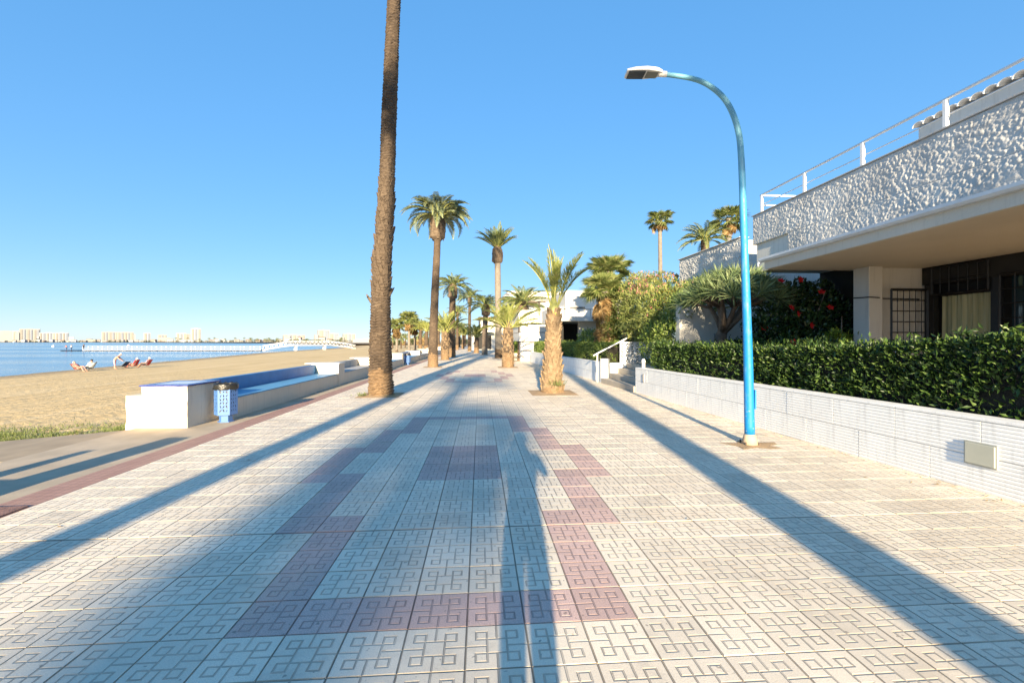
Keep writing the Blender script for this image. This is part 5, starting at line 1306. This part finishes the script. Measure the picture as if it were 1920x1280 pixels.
# ================================================================ people
skin = plain('skin', (.52, .28, .20), .6, .06, 8, 0); skin_tan = plain('skin_tan', (.40, .20, .13), .6, .06, 8, 0)
cloth = {k: plain('cloth_'+k, c, .85, .08, 6, 0) for k, c in {'black': (.02, .02, .024), 'red': (.50, .05, .05), 'salmon': (.60, .22, .17), 'white': (.72, .71, .68), 'navy': (.02, .05, .14), 'grey': (.30, .31, .33), 'blue': (.08, .16, .34), 'pink': (.58, .30, .34)}.items()}
hairm = {k: plain('hair_'+k, c, .7, .2, 20, 0) for k, c in {'grey': (.55, .53, .50), 'dark': (.03, .022, .018), 'white': (.70, .68, .64)}.items()}
def person(label, loc, rz, J, top, bottom, skn, hair, cat='person', group=None, sleeves=True, legs_bare=False):
    """J: joint -> (x,y,z). one skinned body; +Y is the facing direction"""
    names = list(J); idx = {k: i for i, k in enumerate(names)}
    RAD = dict(pel=.15, waist=.135, chest=.165, neck=.055, head0=.075, head=.098, head2=.075, nose=.022)
    for s in 'lr':
        RAD.update({f'sh{s}': .07, f'el{s}': .047, f'wr{s}': .033, f'ha{s}': .038, f'hip{s}': .105, f'kn{s}': .068, f'an{s}': .045, f'to{s}': .04})
    E_ = [('pel', 'waist'), ('waist', 'chest'), ('chest', 'neck'), ('neck', 'head0'), ('head0', 'head'), ('head', 'head2'), ('head', 'nose')]
    for s in 'lr': E_ += [('chest', f'sh{s}'), (f'sh{s}', f'el{s}'), (f'el{s}', f'wr{s}'), (f'wr{s}', f'ha{s}'), ('pel', f'hip{s}'), (f'hip{s}', f'kn{s}'), (f'kn{s}', f'an{s}'), (f'an{s}', f'to{s}')]
    vs = [Vector(J[k]) for k in names]; ed = [(idx[a], idx[b]) for a, b in E_]; rads_ = [RAD[k] for k in names]; own = list(names)
    for s in 'lr':                                   # five separate fingers on each hand
        h = Vector(J[f'ha{s}']); w = Vector(J[f'wr{s}']); d = (h-w).normalized(); sx = d.cross(Vector((0, 0, 1)));
        if sx.length < .1: sx = Vector((1, 0, 0))
        sx.normalize(); nz = sx.cross(d)
        for k in range(5):
            o_ = (k-2)*.017; L_ = (.05, .075, .082, .076, .058)[k]
            if k == 0: a = h - d*.02 - sx*.035; b_ = a + (d*.6 - sx*.6)*.05; c_ = b_ + d*.02
            else: a = h + sx*o_ + d*.02; b_ = a + d*L_*.55 - nz*.008; c_ = b_ + (d*.6-nz*.6)*L_*.45
            i0 = len(vs); vs += [b_, c_]; rads_ += [.0095, .008]; own += [f'ha{s}']*2; ed += [(idx[f'ha{s}'], i0), (i0, i0+1)]
    me = bpy.data.meshes.new('body'); me.from_pydata(vs, ed, [])
    o = link('body', me); sk_ = o.modifiers.new('skin', 'SKIN'); sub = o.modifiers.new('sub', 'SUBSURF'); sub.levels = 1; sub.render_levels = 1
    sk_.use_smooth_shade = True
    for i, sv in enumerate(me.skin_vertices[0].data): sv.radius = (rads_[i], rads_[i]*(.8 if own[i] in ('chest', 'pel', 'waist') else 1)); sv.use_root = (i == idx['pel'])
    dg = bpy.context.evaluated_depsgraph_get(); m2 = bpy.data.meshes.new_from_object(o.evaluated_get(dg)); bpy.data.objects.remove(o, do_unlink=True)
    m2.materials.clear()
    for mt in (skn, top or skn, bottom or skn): m2.materials.append(mt)
    topset = {('pel', 'waist'), ('waist', 'chest')} | {('chest', f'sh{s}') for s in 'lr'} | ({(f'sh{s}', f'el{s}') for s in 'lr'} if sleeves else set())
    botset = {('pel', f'hip{s}') for s in 'lr'} | {(f'hip{s}', f'kn{s}') for s in 'lr'} | (set() if legs_bare else {(f'kn{s}', f'an{s}') for s in 'lr'})
    segs = [(Vector(J[a]), Vector(J[b]), (a, b)) for a, b in E_]
    for p in m2.polygons:
        c = p.center; best = None
        for a, b, k in segs:
            ab = b-a; t_ = max(0, min(1, (c-a).dot(ab)/max(1e-6, ab.length_squared))); dd = (c-(a+ab*t_)).length - .4*(RAD[k[0]]+RAD[k[1]])/2
            if best is None or dd < best[0]: best = (dd, k, t_)
        k = best[1]; p.material_index = 1 if k in topset else 2 if k in botset else 0
        if k == ('pel', 'waist') and best[2] < .35: p.material_index = 2
        p.use_smooth = True
    r = empty('person', loc, rz, label, cat, group); b = link('body', m2, r)
    if hair:
        h = Vector(J['head']); up = (Vector(J['head2'])-Vector(J['head0'])).normalized(); fw_ = (Vector(J['nose'])-h).normalized()
        m = MB(); vs2 = []; n = 12
        rot = Matrix((fw_.cross(up), fw_, up)).transposed()
        for j in range(7):
            th = math.pi*.60*j/6
            for k in range(n):
                a = 2*math.pi*k/n; th2 = th*(.62 if math.sin(a) > .4 else 1.0)
                vs2.append(h + up*.035 - fw_*.012 + rot @ Vector((math.sin(th2)*math.cos(a)*.108, math.sin(th2)*math.sin(a)*.118, math.cos(th2)*.112)))
        m.add(vs2, [(j*n+k, j*n+(k+1) % n, (j+1)*n+(k+1) % n, (j+1)*n+k) for j in range(6) for k in range(n)]); m.build('hair', hair, r, smooth=True)
        for s in (-1, 1):
            e = h + rot @ Vector((.035*s, .088, .012)); MB().tube([e, e+fw_*.006], [.012, .008], 8).build('eye', cloth['black'], r)
            e = h + rot @ Vector((.098*s, -.005, -.005)); MB().tube([e, e+rot @ Vector((.018*s, -.01, .0))], [.026, .02], 8).build('ear', skn, r, smooth=True)
        e = h + rot @ Vector((0, .086, -.048)); MB().tube([e - rot @ Vector((.022, 0, 0)), e + rot @ Vector((.022, 0, 0))], .006, 5).build('mouth', cloth['red'], r)
    return r
def stand(h=1.0, step=0.0, lean=0.0, arms='down'):
    J = dict(pel=(0, 0, .95), waist=(0, .02*lean, 1.12), chest=(0, .28*lean, 1.36), neck=(0, .40*lean, 1.50), head0=(0, .46*lean+.01, 1.56), head=(0, .50*lean+.02, 1.64), head2=(0, .52*lean+.01, 1.71), nose=(0, .50*lean+.125, 1.625))
    for s, x in (('l', -1), ('r', 1)):
        st_ = step*x
        J.update({f'hip{s}': (.085*x, 0, .88), f'kn{s}': (.075*x, .5*st_+.02, .50), f'an{s}': (.07*x, st_, .09), f'to{s}': (.085*x, st_+.17, .035)})
        sy = .28*lean
        J[f'sh{s}'] = (.20*x, sy, 1.42-.05*lean)
        if arms == 'down': J.update({f'el{s}': (.25*x, sy-.8*st_-.02, 1.14), f'wr{s}': (.27*x, sy-st_+.08, .90), f'ha{s}': (.27*x, sy-st_+.11, .82)})
        elif arms == 'phone': J.update({f'el{s}': (.29*x, .16, 1.20), f'wr{s}': (.10*x, .27, 1.45), f'ha{s}': (.07*x, .30, 1.53)})
        else: J.update({f'el{s}': (.22*x, sy+.22, 1.12), f'wr{s}': (.2*x, sy+.42, .96), f'ha{s}': (.19*x, sy+.5, .93)})
    return {k: Vector(v)*h for k, v in J.items()}
def sit(h=1.0, recl=.5, seat=.26):
    s0 = math.sin(recl); c0 = math.cos(recl)
    def B(l, y=0): return (0, -s0*l + y*c0, seat+.1+c0*l + y*s0)
    J = dict(pel=B(0), waist=B(.17), chest=B(.42), neck=B(.56), head0=B(.62, .02), head=B(.70, .04), head2=B(.77, .03), nose=B(.69, .14))
    for s, x in (('l', -1), ('r', 1)):
        c = B(.47); J.update({f'hip{s}': (.10*x, .06, seat+.08), f'kn{s}': (.12*x, .46, seat+.22), f'an{s}': (.13*x, .70, .10), f'to{s}': (.13*x, .86, .06),
            f'sh{s}': (.20*x, c[1], c[2]), f'el{s}': (.28*x, c[1]+.10, seat+.27), f'wr{s}': (.25*x, .24, seat+.26), f'ha{s}': (.22*x, .31, seat+.27)})
    return {k: Vector(v)*h for k, v in J.items()}
def beach_chair(label, loc, rz, mat, recl=.5):
    r = empty('beach_chair', loc, rz, label, 'chair', 'folding chairs on the sand')
    s0, c0 = math.sin(recl), math.cos(recl); b = Vector((0, -.12, .26)); t_ = b + Vector((0, -s0*.72, c0*.72))
    for x in (-.29, .29):
        MB().tube([(x, .42, .02), (x, -.12, .26), (x, t_.y, t_.z)], .014, 6).build('side_frame', M['lamp_under'], r)
        MB().tube([(x, -.48, .02), (x, .40, .30)], .014, 6).build('leg', M['lamp_under'], r)
        MB().tube([(x, .36, .30), (x, .34, .44), (x, -.30, .47)], .016, 6).build('arm_rest', M['lamp_under'], r)
    m = MB(); m.add([(-.28, .40, .29), (.28, .40, .29), (.28, .12, .24), (-.28, .12, .24), (.28, -.12, .26), (-.28, -.12, .26)], [(0, 1, 2, 3), (3, 2, 4, 5)]); m.build('seat_cloth', mat, r)
    m = MB(); m.add([(-.28, -.13, .27), (.28, -.13, .27), (.28, t_.y, t_.z), (-.28, t_.y, t_.z)], [(0, 1, 2, 3)]); m.build('back_cloth', mat, r)
    return r
def on_sand(px, d):
    x, y = gpos(px, d); return (x, y, sand_z(x, y))
G = 'people on the beach'
p = on_sand(147, 42); beach_chair('salmon chair at the left end of the beach group', p, rad(-100), cloth['salmon'], .75); person('sitter reclining in the salmon chair, leftmost on the beach', p, rad(-100), sit(1, .75), cloth['salmon'], None, skin, hairm['white'], group=G, legs_bare=True)
p = on_sand(170, 42.3); beach_chair('grey chair next to the salmon one', p, rad(120), cloth['grey'], .45); person('sitter with dark hair in white in the grey chair', p, rad(60), sit(1, .35), cloth['white'], cloth['black'], skin, hairm['dark'], group=G)
p = on_sand(215, 45.5); person('bare-backed person bending over a dark chair', p, rad(-75), stand(.93, .06, 1.05, 'reach'), None, cloth['pink'], skin, hairm['white'], group=G, legs_bare=True)
p = on_sand(230, 45.8); beach_chair('dark navy chair in front of the bending person', p, rad(80), cloth['navy'], .8)
p = on_sand(251, 46.5); beach_chair('red chair in the middle of the beach group', p, rad(100), cloth['red'], .45); person('sitter in a red top in the middle chair', p, rad(100), sit(1, .45), cloth['red'], cloth['salmon'], skin, hairm['white'], group=G)
p = on_sand(274, 47); beach_chair('red chair at the right end of the beach group', p, rad(95), cloth['red'], .55); person('sitter with pale hair at right end of the group', p, rad(95), sit(1, .5), cloth['pink'], cloth['black'], skin_tan, hairm['white'], group=G, legs_bare=True)
x, y = gpos(891, 62); person('distant walker in black on the promenade', (x, y, 0), 0, stand(1.02, .22), cloth['black'], cloth['black'], skin, hairm['dark'], group='people on the promenade')
x, y = gpos(869, 110); person('farthest walker in blue near the end of the walk', (x, y, 0), 3, stand(1.0, .2), cloth['blue'], cloth['black'], skin, hairm['dark'], group='people on the promenade')
for pxx, lab in ((125, 'tiny figure crouching on the raft by the pier end'), (134, 'tiny figure in white standing on the raft by the pier')):
    x, y = gpos(pxx, 140); person(lab, (x, y, -1.2), 1.2, stand(.95, .1, .6, 'reach') if pxx == 125 else stand(1.0), cloth['salmon'] if pxx == 125 else cloth['white'], cloth['navy'], skin, hairm['dark'], group='people at the pier')
x, y = gpos(138, 140.5); rf_ = empty('raft', (x, y, -1.45), -YAW, 'dark low raft moored at the pier end', 'raft'); bx('deck', -3.4, 2.2, -1, 1, .05, .25, M['bin_bag'], rf_, .05); bx('float', -3.2, 2.0, -.8, .8, -.3, .05, M['bin_bag'], rf_, .05)
x, y = gpos(157, 141); person('tiny dark figure at the seaward end of the pier', (x, y, -1.0), 1, stand(1.0), cloth['black'], cloth['black'], skin, hairm['dark'], group='people at the pier')
# the photographer, standing right behind the camera
ph_ = person('photographer standing behind the camera, seen only by shadow', (.02, -.42, 0), 0, stand(1.04, .03, 0, 'phone'), cloth['grey'], cloth['navy'], skin, hairm['dark'])

# ================================================================ small growth and litter
gp = []
for (x, y, n, s) in [(-3.40, 12.85, 60, .10), (-2.6, 12.8, 25, .06), (2.35, 13.02, 70, .20)]:
    Pn = np.stack([x+RNG.normal(0, .10, n), y+RNG.normal(0, .07, n), np.full(n, .02 if s < .15 else .25)], 1)
    gp.append(leaf_arrays(Pn, RNG.normal(0, .5, (n, 3))+np.array([0, -.1, 1.]), s*(.6+RNG.random(n)), .012, .2) + (0,))
o = link('weeds', leaf_mesh('weeds', gp, [M['grass']])); o['kind'] = 'stuff'; tag(o, 'small green weeds at the palm bases')
n = 22000; X = -7.2 - 9*RNG.random(n)**1.0; Y = 9.9 + RNG.normal(0, .75, n) + (-X-8)*.10
keep = np.array([noise.noise(Vector((float(a)*.7, float(b_)*1.6, 2))) + .25*float(-a-9) > -.05 for a, b_ in zip(X, Y)]); X, Y = X[keep], Y[keep]; n = len(X)
Pn = np.stack([X, Y, [sand_z(float(a), float(b_)) for a, b_ in zip(X, Y)]], 1)
o = link('beach_grass', leaf_mesh('beach_grass', [leaf_arrays(Pn, RNG.normal(0, .5, (n, 3))+np.array([0, 0, 1.]), .05+.08*RNG.random(n), .012, .2)+(0,)], [M['grass']])); o['kind'] = 'stuff'; tag(o, 'patch of low green grass on the sand near the ramp')
rk = MB(); rr = random.Random(8)
for i in range(70):
    x = rr.uniform(-9.8, -6.9); y = 9.0 + rr.uniform(-.25, .9); s = rr.uniform(.02, .075); z = sand_z(x, y)
    m8 = [Vector((sx, sy, sz))*s*rr.uniform(.6, 1.2) for sx in (-1.3, 1.3) for sy in (-1, 1) for sz in (-.6, .6)]
    rk.add([(x+v.x, y+v.y, z+v.z) for v in m8], [(0,1,3,2), (4,6,7,5), (0,4,5,1), (2,3,7,6), (0,2,6,4), (1,5,7,3)])
o = rk.build('clods', M['earth']); o['kind'] = 'stuff'; tag(o, 'broken clods of dark sand beside the white block')
lt = []
n = 160; X = RNG.uniform(-4, 5, n); Y = RNG.uniform(2.2, 20, n)**1.0; near = RNG.random(n) < .65
X = np.where(near, 5.25 - .047*(Y-3.9) - RNG.exponential(.10, n), X)
Pn = np.stack([X, Y, np.full(n, .008)], 1)
o = link('leaf_litter', leaf_mesh('leaf_litter', [leaf_arrays(Pn, np.stack([RNG.normal(0, 1, n), RNG.normal(0, 1, n), RNG.normal(0, .15, n)], 1), .03+.04*RNG.random(n), .016, .3, N=np.tile([[0, 0, 1.]], (n, 1)))+(0,)], [M['dry_leaf']])); o['kind'] = 'stuff'; tag(o, 'scattered dry leaves on the paving along the wall')
